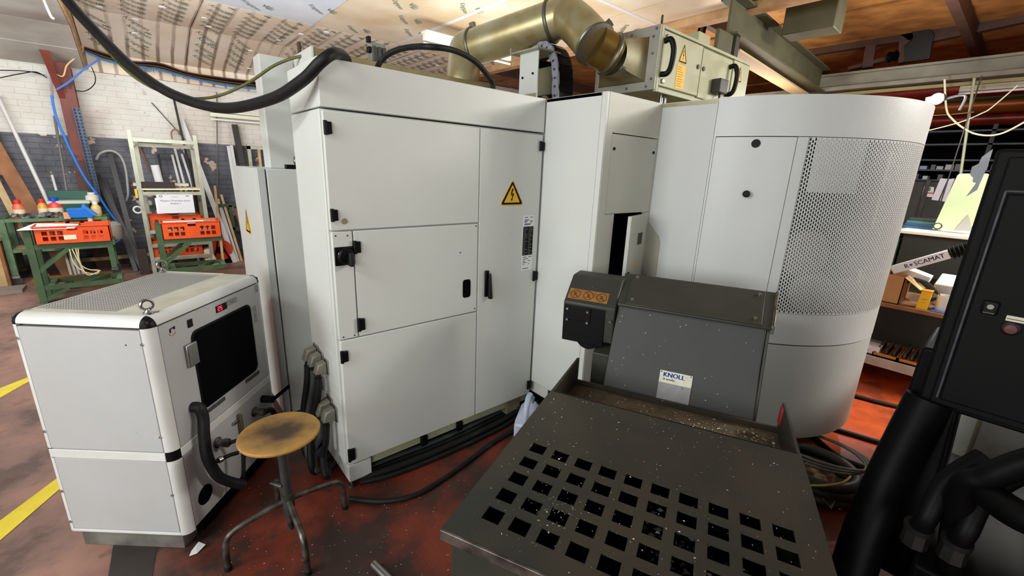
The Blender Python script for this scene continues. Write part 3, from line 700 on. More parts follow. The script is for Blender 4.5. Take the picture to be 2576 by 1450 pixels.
# white post carrying the duct
q0 = AX(1312, 215, 1.99); 
po = thing('duct_post', 'white sheet metal post holding up the dusty duct', 'post', (2.02, 2.32, 2.05))
obj('post_front', MB().box(1.975, 1.985, 2.13, 2.30, 2.0, 2.362), white, po, 0.002)
obj('post_side', MB().box(1.985, 2.06, 2.29, 2.30, 2.0, 2.362), creamm, po, 0.002)
obj('post_foot', MB().box(1.970, 1.975, 2.13, 2.285, 2.0, 2.12), galv, po, 0.002)
obj('duct_saddle', MB().hexa([(1.94, 2.10, 2.362), (2.14, 2.10, 2.362), (2.14, 2.36, 2.362), (1.94, 2.36, 2.362), (1.94, 2.10, 2.372), (2.14, 2.10, 2.372), (2.14, 2.36, 2.372), (1.94, 2.36, 2.372)]), galv, po, 0.002)
obj('saddle_lip', MB().box(1.94, 2.14, 2.35, 2.36, 2.372, 2.40), galv, po)
for y, z in ((2.265, 2.22), (2.17, 2.235)): obj('screw', MB().cyl((1.975, y, z), (1.968, y, z), 0.007, n=10), black, po)
jb = thing('junction_box', 'olive grey junction box inside the cable chain arch', 'box', (2.3, 2.3, 2.05))
obj('box_body', MB().box(2.25, 2.40, 2.22, 2.42, 2.16, 2.34), mat('olive_box', S(128, 124, 98), 0.6), jb, 0.005)
obj('motor_housing', MB().box(2.2, 2.44, 2.2, 2.46, 2.055, 2.155), black, jb, 0.01)
obj('connector_face', MB().cyl((2.2, 2.28, 2.10), (2.185, 2.28, 2.10), 0.045, n=20), galv, jb)
obj('motor_back', MB().box(2.28, 2.46, 2.47, 2.6, 2.055, 2.42), void, jb, 0.01)
# cable carrier: one part per link
dc = thing('cable_carrier', 'grey and black cable chain arching beside the duct post', 'chain', (2.12, 2.15, 2.06))
arc = [np.array(q) for q in ((2.08, 2.34, 2.385), (2.08, 2.29, 2.405), (2.08, 2.24, 2.42), (2.08, 2.19, 2.415), (2.08, 2.145, 2.385), (2.08, 2.115, 2.34), (2.08, 2.095, 2.29), (2.08, 2.085, 2.24), (2.08, 2.08, 2.19), (2.08, 2.078, 2.14), (2.08, 2.075, 2.085))]
chainm = mat('grey_chain_plastic', S(150, 150, 162), 0.5, c2=S(120, 120, 132), scale=25)
for i in range(len(arc)-1):
    a_, b_ = arc[i], arc[i+1]; d = b_-a_; d = d/np.linalg.norm(d); e_ = np.cross((1, 0, 0), d)
    M = MB(); pts = []
    for cc, s0 in ((a_, 90), (b_+d*0.006, -90)):
        for t in np.linspace(s0, s0+180, 6): pts.append(cc+0.026*(d*math.cos(math.radians(t))+e_*math.sin(math.radians(t)))+np.array([0.006*(i % 2), 0, 0]))
    M.prism(pts, (0.012, 0, 0)); lk = obj('chain_link', M, chainm, dc, 0.002)
    mid = (a_+b_)/2
    obj('link_stud', MB().cyl(mid+(-0.004, 0, 0), mid+(0.004, 0, 0), 0.007, n=8), darkg, lk)
    M = MB(); M.bar(a_+(0.085, 0, 0), b_+(0.085, 0, 0), 0.13, 0.042, e_); obj('link_body', M, black, dc, 0.004)

# duct: straight tube, two elbows, clamps
dk = thing('exhaust_duct', 'dusty olive metal duct with clamped elbows above the machine', 'duct', (1.9, 2.5, 2.05))
D1 = AD(1163, 205, 3.05); D2 = AD(1166, 128, 3.08); D3 = AD(1395, 52, 2.72); D4 = AD(1490, 96, 2.58); D5 = AD(1540, 142, 2.50)
R0 = 0.118
d23 = nrm(D3-D2)
M = MB(); M.cyl(D2+d23*0.10, D3-d23*0.02, R0, n=36); tb = obj('straight_tube', M, duct, dk)
el = MB().tube([D1+(0, 0, -0.15), D1, D1+(D2-D1)*0.45+d23*0.01, D2+d23*0.02, D2+d23*0.10], R0*0.98, 32, 8); obj('lower_elbow', el, duct, dk)
up_ = np.array([0, 0, 1.0])
E1 = D3-d23*0.02; E2 = AD(1452, 62, 2.62); E3 = AD(1497, 112, 2.52); dE = nrm(E3-E2)
obj('upper_elbow', MB().tube([E1, E1+d23*0.09, E2, E3], R0*0.99, 36, 8), duct, dk)
F0 = np.array([2.285, 1.80, 2.33])
obj('end_tube', MB().tube([E3, E3+(F0-E3)*0.5, F0], R0*0.93, 36, 4), mat('oily_duct_metal', S(150, 128, 70), 0.34, 0.75, c2=S(120, 90, 36), scale=6, amt=0.6), dk)
clampm = mat('clamp_steel', S(120, 118, 110), 0.4, 0.8)
def clamp(c, d, r, bolt):
    o = obj('clamp', MB().lathe(np.array(c)-nrm(d)*0.012, [(r*0.99, 0), (r+0.008, 0.003), (r+0.012, 0.012), (r+0.008, 0.021), (r*0.99, 0.024)], 36, d), clampm, dk)
    b = np.array(c)+nrm(bolt)*(r+0.02)
    obj('clamp_bolt', MB().bar(b-nrm(d)*0.02, b+nrm(d)*0.02, 0.03, 0.035, bolt), clampm, o, 0.003)
clamp(D2+d23*0.10, d23, R0, (-0.1, 0.1, 1)); clamp(E1, d23, R0, (-0.1, 0.1, 1))
clamp(E3, dE, R0*0.98, (0.5, -0.3, 0.9)); clamp(F0+(E3-F0)*0.22, nrm(F0-E3), R0*0.96, (0.1, -0.8, -0.8))
clamp(D1+(0, 0, -0.02), (0, 0, 1), R0*0.98, (1, -0.4, 0))

# filter unit
fu = thing('filter_unit', 'cream metal filter box with two doors and yellow warning labels', 'filter', (3.07, 1.8, 2.06))
X0, X1, Y0, Y1, Z0, Z1 = 2.453, 3.69, 1.597, 2.06, 2.15, 2.50
obj('casing', MB().box(X0+0.002, X1, Y0+0.02, Y1, Z0, Z1), creamm, fu, 0.004)
fd = obj('filter_door', MB().box(X0+0.03, 2.955, Y0+0.004, Y0+0.022, Z0+0.028, Z1-0.022), creamm, fu, 0.004)
fe = obj('filter_door', MB().box(2.962, 3.40, Y0+0.004, Y0+0.022, Z0+0.02, Z1-0.03), creamm, fu, 0.004)
ff = obj('control_panel', MB().box(3.42, 3.685, Y0+0.004, Y0+0.022, Z0+0.02, Z1-0.02), creamm, fu, 0.003)
M = MB(); M.box(X0, X0+0.025, Y0, Y0+0.02, Z0-0.01, Z1); M.box(X0+0.025, X1, Y0, Y0+0.02, Z1-0.018, Z1); M.box(X0+0.025, X1, Y0, Y0+0.02, Z0-0.01, Z0+0.014)
obj('door_surround', M, creamm, fu, 0.003)
M = MB()
for a0, a1, b0, b1 in ((Y0+0.005, Y0+0.075, Z0, Z1), (Y1-0.03, Y1, Z0, Z1), (Y0+0.075, Y1-0.03, Z1-0.055, Z1), (Y0+0.075, Y1-0.03, Z0, Z0+0.05)): M.box(X0-0.012, X0+0.001, a0, a1, b0, b1)
fl_ = obj('flange_frame', M, mat('flange_grey', S(168, 164, 156), 0.4, 0.3, c2=S(150, 146, 134), scale=6), fu, 0.002)
for y, z in ((Y0+0.03, Z1-0.02), (Y0+0.045, Z1-0.06), (Y0+0.2, Z1-0.028), (Y0+0.32, Z1-0.03), (Y0+0.03, Z0+0.06), (Y0+0.06, Z0+0.02), (Y0+0.2, Z0+0.022), (Y0+0.36, Z0+0.022), (Y0+0.04, Z0+0.2)):
    obj('bolt', MB().cyl((X0-0.012, y, z), (X0-0.02, y, z), 0.009, 0.007, 8), steel, fl_)
# hopper from the flange to the round duct
M = MB(); n = 32; vs = []
sq = []
for k in range(n):
    t = 2*math.pi*k/n; c, s_ = math.cos(t), math.sin(t); mm = max(abs(c), abs(s_))
    sq.append((X0-0.004, (Y0+0.075+Y1-0.03)/2+c/mm*0.179, (Z0+Z1)/2-0.002+s_/mm*0.122)); vs.append((F0[0]-0.02, F0[1]+c*0.108, F0[2]+s_*0.108))
M.add(sq+vs, [(i, (i+1) % n, n+(i+1) % n, n+i) for i in range(n)])
obj('inlet_hopper', M, mat('stained_hopper', S(150, 144, 112), 0.5, 0.2, c2=S(118, 92, 48), scale=5, amt=0.7), fu)
def pull(par, x):
    obj('pull_handle', MB().tube([(x, Y0+0.004, Z1-0.08), (x+0.004, Y0-0.03, Z1-0.075), (x+0.012, Y0-0.05, Z1-0.12), (x+0.014, Y0-0.052, Z1-0.18), (x+0.008, Y0-0.046, Z1-0.235), (x, Y0-0.03, Z1-0.26), (x-0.004, Y0+0.004, Z1-0.26)], 0.016, 10, 5), black, par)
pull(fd, 2.50); pull(fe, 3.36)
for z in (Z1-0.055, Z0+0.055): obj('door_latch', MB().box(2.505, 2.53, Y0-0.008, Y0+0.004, z-0.012, z+0.012), steel, fd, 0.003)
for x in (2.915, 2.99): obj('door_lock', MB().cyl((x, Y0+0.005, Z1-0.15), (x, Y0-0.003, Z1-0.15), 0.014, n=14), darkg, fd if x < 2.95 else fe)
frF = (lambda s_, z: np.array([s_, Y0+0.0036, z]), np.array([0, -1.0, 0]))
tri_sign(fd, 2.72, Z1-0.165, 0.10, 0.115, 0, fr=frF); tri_sign(ff, 3.53, Z1-0.155, 0.09, 0.11, 0, fr=frF)
nt_ = obj('warning_notice', MB().box(2.665, 2.765, Y0+0.0022, Y0+0.0036, Z1-0.31, Z1-0.175), yellow, fd, smooth=False)
M = MB()
for i in range(9): M.box(2.675, 2.675+random.uniform(0.04, 0.08), Y0+0.0015, Y0+0.0022, Z1-0.19-i*0.0135, Z1-0.186-i*0.0135)
obj('notice_print', M, mat('amber_ink', S(190, 132, 10), 0.7), nt_, smooth=False)
bx = obj('terminal_box', MB().box(3.13, 3.25, Y0-0.06, Y0+0.004, Z0+0.07, Z0+0.16), darkg, fe, 0.006)
obj('terminal_cable', MB().tube([(3.2, Y0-0.03, Z0+0.07), (3.2, Y0-0.03, Z0+0.03), (3.17, Y0-0.02, Z0-0.03), (3.14, Y0+0.01, 2.06)], 0.008, 8), black, bx)
for x in (2.62, 2.66): obj('support_stud', MB().cyl((x, Y0+0.06, 2.05), (x, Y0+0.06, Z0), 0.011, n=10), steel, fu)
for x, y in ((3.6, 1.66), (3.6, 2.0), (2.5, 2.0)): obj('support_stud', MB().cyl((x, y, 2.03), (x, y, Z0), 0.011, n=10), steel, fu)
obj('crane_eye', MB().torus((X0+0.03, Y0+0.03, Z1+0.03), (0.6, -1, 0), 0.024, 0.006, 18, 6), darkg, fu)
obj('rear_unit', MB().box(3.5, 3.69, 1.95, 2.3, Z0, Z1+0.25), creamm, fu, 0.004)

# heavy supply cable and its thin companions
P = [AD(60, -120, 2.5), AD(165, -5, 2.42), AD(255, 95, 2.36), AD(345, 180, 2.28), AD(440, 240, 2.18), AD(560, 272, 2.05), AD(680, 250, 1.84), AD(760, 203, 1.71), AD(805, 158, 1.655), AD(836, 136, 1.68), AD(858, 137, 1.80), AD(871, 150, 1.92), AD(876, 168, 2.0)]
P[0] = np.array([P[0][0], P[0][1], 2.86])
solo('cable', MB().tube(P, lambda t: 0.028-0.006*min(1, t*1.5), 14, 8), rubber, 'thickest black supply cable sagging from ceiling to cabinet top', 'cable')
P = [AD(150, -60, 2.44), AD(160, -8, 2.43), AD(238, 90, 2.36), AD(330, 188, 2.32), AD(425, 238, 2.30)]
P += [AD(500, 248, 2.30), AD(560, 238, 2.30), AD(630, 205, 2.28), AD(690, 165, 2.26), AD(750, 143, 2.24), AD(775, 148, 2.22), (0.78, 2.35, 2.06)]
solo('cable', MB().tube(P, 0.0075, 8, 6), mat('yellow_green_sheath', S(108, 106, 40), 0.5, c2=S(60, 66, 30), scale=14), 'thin yellow green earth cable lying along the thick black one', 'cable')
P = [(0.97, 2.25, 2.05), AD(955, 158, 2.2), AD(985, 132, 2.16), AD(1030, 119, 2.1), AD(1085, 118, 2.02), AD(1145, 128, 2.1), AD(1195, 155, 2.2), AD(1228, 192, 2.28), (1.37, 2.03, 2.07), (1.375, 2.04, 2.05)]
P[-2] = AD(1240, 214, 2.32); P[-1] = P[-2]+(0, 0.01, -0.08)
solo('cable', MB().tube(P, 0.014, 10, 8), rubber, 'black cable looping in an arc over the cabinet header', 'cable')

# ------------------------------------------------------------------ chiller
CB = np.array([-0.047, 1.986]); CD = np.array([0.655, 0.756]); CD /= np.linalg.norm(CD); CW = np.array([-CD[1], CD[0]])
def CH(p): q = CB+CD*p[0]+CW*p[1]; return np.array([q[0], q[1], p[2]])   # local: depth, width, height
chl = thing('chiller', 'white chiller box with grilled top and black filter window', 'chiller', (*CH((0.36, 0.26, 0))[:2], 0.0))
DP, WD = 0.72, 0.53
obj('body', MB(CH).box(0.012, DP-0.01, 0.012, WD-0.012, 0.09, 1.055), darkg, chl)
obj('front_panel', MB(CH).box(0.001, 0.014, 0.040, WD-0.032, 0.50, 1.022), chillm, chl, 0.002)
obj('front_panel', MB(CH).box(0.001, 0.014, 0.040, WD-0.032, 0.105, 0.456), chillm, chl, 0.002)
obj('front_band', MB(CH).box(-0.002, 0.014, 0.036, WD-0.025, 0.459, 0.497), trimw, chl, 0.002)
obj('bottom_trim', MB(CH).box(-0.001, 0.016, 0.036, WD-0.03, 0.09, 0.103), trimw, chl, 0.002)
def post(d, w, sd, sw_, z0, z1):    # rounded corner profile
    M = MB(CH); pts = [(d+sd*0.036, w), (d+sd*0.036, w+sw_*0.006)]; r = 0.036; cx_, cy_ = d+sd*r, w+sw_*r
    pts = [(cx_-sd*r*math.cos(t), cy_-sw_*r*math.sin(t)) for t in np.linspace(0, math.pi/2, 9)]+[(cx_, cy_)]
    M.prism([(a_, b_, z0) for a_, b_ in pts], (0, 0, z1-z0)); return M
for z0, z1 in ((0.09, 0.456), (0.50, 1.032)):
    obj('corner_post', post(0, 0, 1, 1, z0, z1), trimw, chl); obj('corner_post', post(0, WD, 1, -1, z0, z1), trimw, chl)
    obj('corner_post', post(DP, 0, -1, 1, z0, z1), trimw, chl)
obj('post_joint', post(0, 0, 1, 1, 0.456, 0.50), black, chl); obj('post_joint', post(0, WD, 1, -1, 0.456, 0.50), black, chl)
# rounded rim of the lid
def rim(axis):
    r = 0.036; ts = np.linspace(0, math.pi/2, 8); M = MB(CH)
    if axis == 0:
        pts = [(r-r*math.cos(t), 0.036, 1.034+r*math.sin(t)) for t in ts]+[(r, 0.036, 1.034)]; M.prism(pts, (0, WD-0.072, 0))
    elif axis == 1:
        pts = [(0.036, r-r*math.cos(t), 1.034+r*math.sin(t)) for t in ts]+[(0.036, r, 1.034)]; M.prism(pts, (DP-0.072, 0, 0))
    else:
        pts = [(0.036, WD-r+r*math.cos(t), 1.034+r*math.sin(t)) for t in ts]+[(0.036, WD-r, 1.034)]; M.prism(pts, (DP-0.072, 0, 0))
    return M
obj('lid_rim', rim(0), trimw, chl); obj('lid_rim', rim(1), trimw, chl); obj('lid_rim', rim(2), trimw, chl)
def ball(d, w):
    M = MB(CH); vs = []; fs = []; nu = 8
    sd = 1 if d == 0 else -1; sw_ = 1 if w == 0 else -1; c = (d+sd*0.036, w+sw_*0.036, 1.034)
    for i in range(nu+1):
        for j in range(nu+1):
            t, ph = math.pi/2*i/nu, math.pi/2*j/nu; vs.append((c[0]-sd*0.0365*math.cos(t)*math.cos(ph), c[1]-sw_*0.0365*math.cos(t)*math.sin(ph), c[2]-0.004+0.0405*math.sin(t)))
    for i in range(nu):
        for j in range(nu): b = i*(nu+1)+j; fs.append((b, b+1, b+nu+2, b+nu+1))
    return M.add(vs, fs)
for d, w in ((0, 0), (0, WD), (DP, 0)): obj('corner_cap', ball(d, w), black, chl)
# lid: plates round a real grille
ZT = 1.070; g0, g1, h0, h1 = 0.072, 0.70, 0.178, 0.492
M = MB(CH)
for a0, a1, b0, b1 in ((0.036, DP-0.03, 0.036, h0), (0.036, DP-0.03, h1, WD-0.036), (0.036, g0, h0, h1), (g1, DP-0.03, h0, h1)): M.box(a0, a1, b0, b1, ZT-0.012, ZT)
obj('lid_plate', M, dirtyw, chl)
M = MB(CH); na, nb = 58, 29; vs = []; fs = []
da_, db_ = (g1-g0)/na, (h1-h0)/nb
for i in range(na):
    for j in range(nb):
        x, y = g0+i*da_, h0+j*db_; b = len(vs); u, v_ = da_*0.2, db_*0.2; z = ZT-0.002
        vs += [(x, y, z), (x+da_, y, z), (x+da_, y+db_, z), (x, y+db_, z), (x+u, y+v_, z), (x+da_-u, y+v_, z), (x+da_-u, y+db_-v_, z), (x+u, y+db_-v_, z)]
        fs += [(b+k, b+(k+1) % 4, b+4+(k+1) % 4, b+4+k) for k in range(4)]
M.add(vs, fs); obj('lid_grille', M, mat('grille_paint', S(190, 188, 182), 0.5), chl, smooth=False)
def eye(d, w):
    c = CH((d, w, ZT)); o = obj('lifting_eye', MB().torus(c+(0, 0, 0.036), (0.25, -1, 0), 0.019, 0.006, 22, 8), steel, chl)
    obj('eye_collar', MB().lathe(c, [(0.017, 0), (0.017, 0.006), (0.009, 0.013), (0.007, 0.02)], 16), steel, o)
eye(0.060, 0.045); eye(0.69, 0.495)
for d, w in ((0.05, 0.495), (0.085, 0.033), (0.68, 0.03)): obj('lid_screw', MB(CH).cyl((d, w, ZT), (d, w, ZT+0.003), 0.008, n=12), steel, chl)
for w, z in ((0.508, 0.975), (0.024, 0.969), (0.508, 0.577), (0.026, 0.573), (0.506, 0.294), (0.026, 0.297), (0.506, 0.14)):
    obj('panel_screw', MB(CH).cyl((0.004, w+(0.014 if w < 0.1 else -0.006), z), (-0.004, w+(0.014 if w < 0.1 else -0.006), z), 0.007, 0.005, 12), steel, chl)
obj('pin_hole', MB(CH).cyl((0.002, 0.10, 0.964), (0.0004, 0.10, 0.964), 0.003, n=8), black, chl)
# right side with window, display, switches and hoses
rp = obj('side_panel', MB(CH).box(0.040, DP-0.036, 0.001, 0.013, 0.50, 1.026), chillm, chl, 0.002)
rb = obj('side_panel', MB(CH).box(0.040, DP-0.03, 0.001, 0.013, 0.10, 0.456), chillm, chl, 0.002)
obj('side_band', MB(CH).box(0.036, DP-0.03, -0.002, 0.013, 0.459, 0.497), trimw, chl, 0.002)
def rrect(d0, d1, z0, z1, r, w0, w1):
    M = MB(CH); pts = []
    for cx_, cz_, s0 in ((d1-r, z1-r, 0), (d0+r, z1-r, 90), (d0+r, z0+r, 180), (d1-r, z0+r, 270)):
        for t in np.linspace(s0, s0+90, 6): pts.append((cx_+r*math.cos(math.radians(t)), w0, cz_+r*math.sin(math.radians(t))))
    return M.prism(pts, (0, w1-w0, 0))
fw_ = obj('filter_window', rrect(0.186, 0.60, 0.58, 0.947, 0.035, -0.003, 0.002), black, rp, 0.002)
obj('filter_mesh', rrect(0.196, 0.59, 0.59, 0.937, 0.03, -0.0045, -0.003), void, fw_)
dsp = obj('display', MB(CH).box(0.355, 0.427, -0.004, 0.001, 0.974, 1.006), black, rp, 0.002)
led = mat('red_led', S(255, 60, 90), 0.4, emit=S(255, 30, 60), estr=3.0)
M = MB()
def seg7(n, d, z, w, h):
    t = 0.0025; seg = {'a': (0, h-t, w, h), 'g': (0, h/2-t/2, w, h/2+t/2), 'd': (0, 0, w, t), 'f': (0, h/2, t, h), 'b': (w-t, h/2, w, h), 'e': (0, 0, t, h/2), 'c': (w-t, 0, w, h/2)}
    for k in n: x0, z0, x1, z1 = seg[k]; Mx.box(d+x0, d+x1, -0.0048, -0.0041, z+z0, z+z1)
Mx = MB(CH); seg7('abged', 0.362, 0.981, 0.012, 0.02); seg7('afgcd', 0.379, 0.981, 0.012, 0.02)
obj('display_digits', Mx, led, dsp, smooth=False)
obj('display_label', MB(CH).box(0.436, 0.508, -0.0004, 0.001, 0.982, 1.008), mat('grey_label', S(160, 160, 158), 0.6, c2=S(120, 120, 118), scale=120, amt=0.9), rp, smooth=False)
obj('rocker_switch', MB(CH).box(0.181, 0.207, -0.004, 0.001, 0.968, 1.002), black, rp, 0.002)
M = MB(CH); 
for k in range(14):
    t0, t1 = [math.radians(200+k*15+q) for q in (0, 15)]
    if k < 9: M.add([(0.10+r_*math.cos(t), -0.0004, 0.986+r_*math.sin(t)) for t, r_ in ((t0, 0.019), (t1, 0.019), (t1, 0.016), (t0, 0.016))], [(0, 1, 2, 3)])
obj('round_mark', M, mat('orange_ink', S(190, 110, 60), 0.7), rp, smooth=False)
M = MB(CH); M.box(0.088, 0.094, -0.0006, 0.001, 0.982, 0.998); M.box(0.108, 0.116, -0.0006, 0.001, 0.99, 1.002); M.box(0.094, 0.108, -0.0006, 0.001, 0.996, 1.0)
obj('round_mark', M, black, rp, smooth=False)
obj('window_catch', MB(CH).box(0.142, 0.20, -0.014, 0.001, 0.806, 0.906), steel, rp, 0.004)
obj('corner_label', MB(CH).box(0.655, DP-0.04, -0.0004, 0.001, 0.985, 1.02), mat('grey_label', S(160, 160, 158)), rp, smooth=False)
obj('side_label', MB(CH).box(0.62, 0.645, -0.0004, 0.001, 0.83, 0.92), mat('grey_label', S(160, 160, 158)), rp, smooth=False)
for d0, d1 in ((0.215, 0.325), (0.485, 0.60)): obj('vent_slot', MB(CH).box(d0, d1, -0.004, 0.001, 0.553, 0.572), mat('dusty_dark', S(84, 82, 78), 0.7, c2=S(50, 48, 46), scale=60), rp, 0.002)
# lower side: port, pipes, gauge tube
M = MB(CH); M.cyl((0.118, 0.0015, 0.20), (0.118, -0.0008, 0.20), 0.043, n=30); obj('cable_port', M, void, rb)
def elbow(d, z, n='pipe_fitting'):
    o = obj(n, MB(CH).lathe((d, 0.002, z), [(0.024, 0), (0.026, 0.006), (0.018, 0.01), (0.016, 0.03), (0.02, 0.034), (0.02, 0.055), (0.012, 0.06)], 18, (0, -1, 0)), wornst, rb); return o
elbow(0.235, 0.385); elbow(0.52, 0.37)
obj('drain_hose', MB(CH).tube([(0.235, -0.06, 0.385), (0.26, -0.08, 0.38), (0.275, -0.085, 0.33), (0.265, -0.085, 0.24), (0.25, -0.08, 0.17), (0.24, -0.06, 0.13)], 0.009, 10), rubber, rb)
obj('drain_hose', MB(CH).tube([(0.15, -0.03, 0.335), (0.19, -0.045, 0.333), (0.225, -0.06, 0.328), (0.255, -0.075, 0.318)], 0.009, 10), black, rb)
obj('hose_clip', MB(CH).cyl((0.175, -0.038, 0.334), (0.19, -0.045, 0.333), 0.014, n=14), steel, rb)
g_ = obj('level_gauge', MB(CH).box(0.385, 0.40, -0.02, 0.001, 0.19, 0.435), mat('dull_brass', S(120, 108, 84), 0.4, 0.5), rb, 0.003)
obj('gauge_bracket', MB(CH).box(0.345, 0.39, -0.012, 0.001, 0.40, 0.415), steel, g_, 0.002)
v_ = obj('valve_body', MB(CH).tube([(0.60, 0.0, 0.40), (0.60, -0.04, 0.40), (0.60, -0.06, 0.40)], 0.02, 14, 1), black, rb)
obj('valve_lever', MB(CH).hexa([(0.60, -0.055, 0.385), (0.72, -0.085, 0.405), (0.72, -0.09, 0.405), (0.60, -0.06, 0.385), (0.60, -0.055, 0.41), (0.72, -0.085, 0.43), (0.72, -0.09, 0.43), (0.60, -0.06, 0.41)]), black, v_, 0.003)
obj('valve_pipe', MB(CH).tube([(0.52, -0.055, 0.37), (0.56, -0.06, 0.36), (0.585, -0.062, 0.33), (0.60, -0.065, 0.25)], 0.014, 10), black, rb)
obj('base_frame', MB(CH).box(0.02, 0.10, 0.05, WD-0.04, 0.0, 0.09), mat('oily_grey_steel', S(128, 126, 120), 0.5, 0.2, c2=S(92, 88, 80), scale=10, amt=0.7), chl, 0.003)
obj('base_frame', MB(CH).box(0.10, DP-0.05, 0.02, WD-0.06, 0.02, 0.09), void, chl)
for w in (0.08, WD-0.07): obj('base_foot', MB(CH).cyl((0.06, w, 0.0), (0.06, w, 0.012), 0.02, n=12), black, chl)
HP = [CH(q) for q in ((0.132, 0.0, 0.63), (0.135, -0.025, 0.625), (0.136, -0.035, 0.58), (0.118, -0.04, 0.50), (0.11, -0.045, 0.40), (0.135, -0.055, 0.29), (0.175, -0.07, 0.225), (0.225, -0.10, 0.165))]
solo('hose', MB().tube(HP, 0.022, 14, 6), rubber, 'thick black rubber hose curving down the side of the white chiller', 'hose')
# ------------------------------------------------------------------ stool, pipe and litter
sx_, sy_ = 0.305, 1.815
sto = thing('stool', 'round wooden workshop stool on four bent steel tube legs', 'stool', (sx_, sy_, 0.0))
obj('seat', MB().lathe((sx_, sy_, 0.532), [(0.148, 0), (0.155, 0.004), (0.157, 0.012), (0.154, 0.018), (0.146, 0.02), (0.0, 0.02)], 56), stoolw, sto)
obj('seat_plate', MB().cyl((sx_, sy_, 0.515), (sx_, sy_, 0.532), 0.07, n=24), darkg, sto)
obj('column', MB().cyl((sx_, sy_, 0.12), (sx_, sy_, 0.52), 0.019, n=18), darkg, sto)
obj('screw_spindle', MB().cyl((sx_, sy_, 0.05), (sx_, sy_, 0.12), 0.013, n=14), wornst, sto)
obj('hub', MB().cyl((sx_, sy_, 0.17), (sx_, sy_, 0.24), 0.026, n=18), darkg, sto)
kb = obj('clamp_knob', MB().cyl((sx_-0.02, sy_-0.005, 0.29), (sx_-0.055, sy_+0.02, 0.31), 0.010, n=10), wornst, sto)
for fx, fy in ((0.056, 1.80), (0.306, 1.578), (0.552, 1.84), (0.302, 2.055)):
    d = np.array([fx-sx_, fy-sy_]); 
    pt = lambda t, z: (sx_+d[0]*t, sy_+d[1]*t, z)
    lg = obj('leg', MB().tube([pt(0.07, 0.205), pt(0.35, 0.198), pt(0.72, 0.182), pt(0.90, 0.165), pt(0.975, 0.13), pt(0.995, 0.07), pt(1.0, 0.012)], 0.0125, 12, 5), wornst, sto)
    obj('foot_cap', MB().cyl(pt(1.0, 0.0), pt(1.0, 0.02), 0.0145, n=12), rubber, lg)
p0 = AZ(940, 1420, 0.02); p1 = AZ(1010, 1490, 0.02); dd = nrm(p1-p0)
pp = solo('steel_pipe', MB().lathe(p0, [(0.012, 0.0), (0.017, 0.0), (0.0175, 0.02), (0.0175, 0.6), (0.012, 0.6)], 20, dd), steel, 'short length of bare steel pipe lying on the red floor', 'pipe')
c = AZ(495, 1388, 0.0)
M = MB(); M.add([c+q for q in ((-0.028, -0.012, 0.002), (0.0, -0.02, 0.006), (0.034, 0.004, 0.012), (0.012, 0.03, 0.02), (-0.018, 0.012, 0.004), (0.0, 0.004, 0.014))], [(0, 1, 5), (1, 2, 5), (2, 3, 5), (3, 4, 5), (4, 0, 5)])
solo('plastic_wrapper', M, mat('clear_wrapper', S(226, 224, 224), 0.3, alpha=0.8), 'crumpled white plastic wrapper on the floor below the chiller', 'litter', smooth=False)
flecks = MB()
for _ in range(260):
    px, py = random.uniform(520, 1180), random.uniform(1180, 1450)
    c = AZ(px, py, 0.002); r = random.uniform(0.001, 0.0035); a = random.uniform(0, 6.28)
    flecks.add([c+(r*math.cos(a+t), r*0.6*math.sin(a+t), 0.001*(t > 3)) for t in (0, 1.8, 3.4, 5)], [(0, 1, 2, 3)])
solo('metal_swarf', flecks, mat('swarf_bright', S(205, 195, 175), 0.4, 0.3), 'tiny metal chips scattered over the red floor by the stool', 'swarf', smooth=False, stuff=True)

# ------------------------------------------------------------------ cables lying under and behind the machine
def fcable(pts, r, m, label, group=None, z=None):
    P = [AZ(px, py, r if z is None else z) for px, py in pts]
    return solo('cable', MB().tube(P, r, 10, 8), m, label, 'cable', group)
G = 'hoses along the cabinet foot'
for k, (dy, r, m_) in enumerate(((0, 0.022, rubber), (-14, 0.016, rubber), (-26, 0.02, hoseg), (16, 0.014, rubber))):
    fcable([(905, 1205+dy*0.6), (990, 1178+dy), (1090, 1140+dy), (1190, 1095+dy), (1270, 1055+dy), (1330, 1015+dy)], r, m_, '%s on the floor along the cabinet foot, %s' % ('grey hose' if m_ is hoseg else 'black hose', ('thickest of the row, in the middle', 'just behind the thickest', 'farthest back under the base rail', 'thinnest, nearest the stool')[k]), G)
fcable([(880, 1255), (960, 1262), (1040, 1248), (1110, 1210), (1180, 1160), (1240, 1115), (1300, 1080)], 0.013, rubber, 'outermost black hose swinging out over the red floor before the cabinet')
fcable([(2030, 960), (2110, 985), (2200, 1010), (2290, 1032), (2380, 1060)], 0.016, rubber, 'black cable across the orange floor behind the machine, farthest back')
fcable([(2040, 1060), (2100, 1080), (2160, 1098), (2230, 1120), (2300, 1150)], 0.016, rubber, 'second black cable on the orange floor from the back')
fcable([(2020, 1075), (2060, 1110), (2110, 1150), (2170, 1175), (2240, 1200)], 0.016, rubber, 'black cable curving over the orange floor nearest the rounded housing')
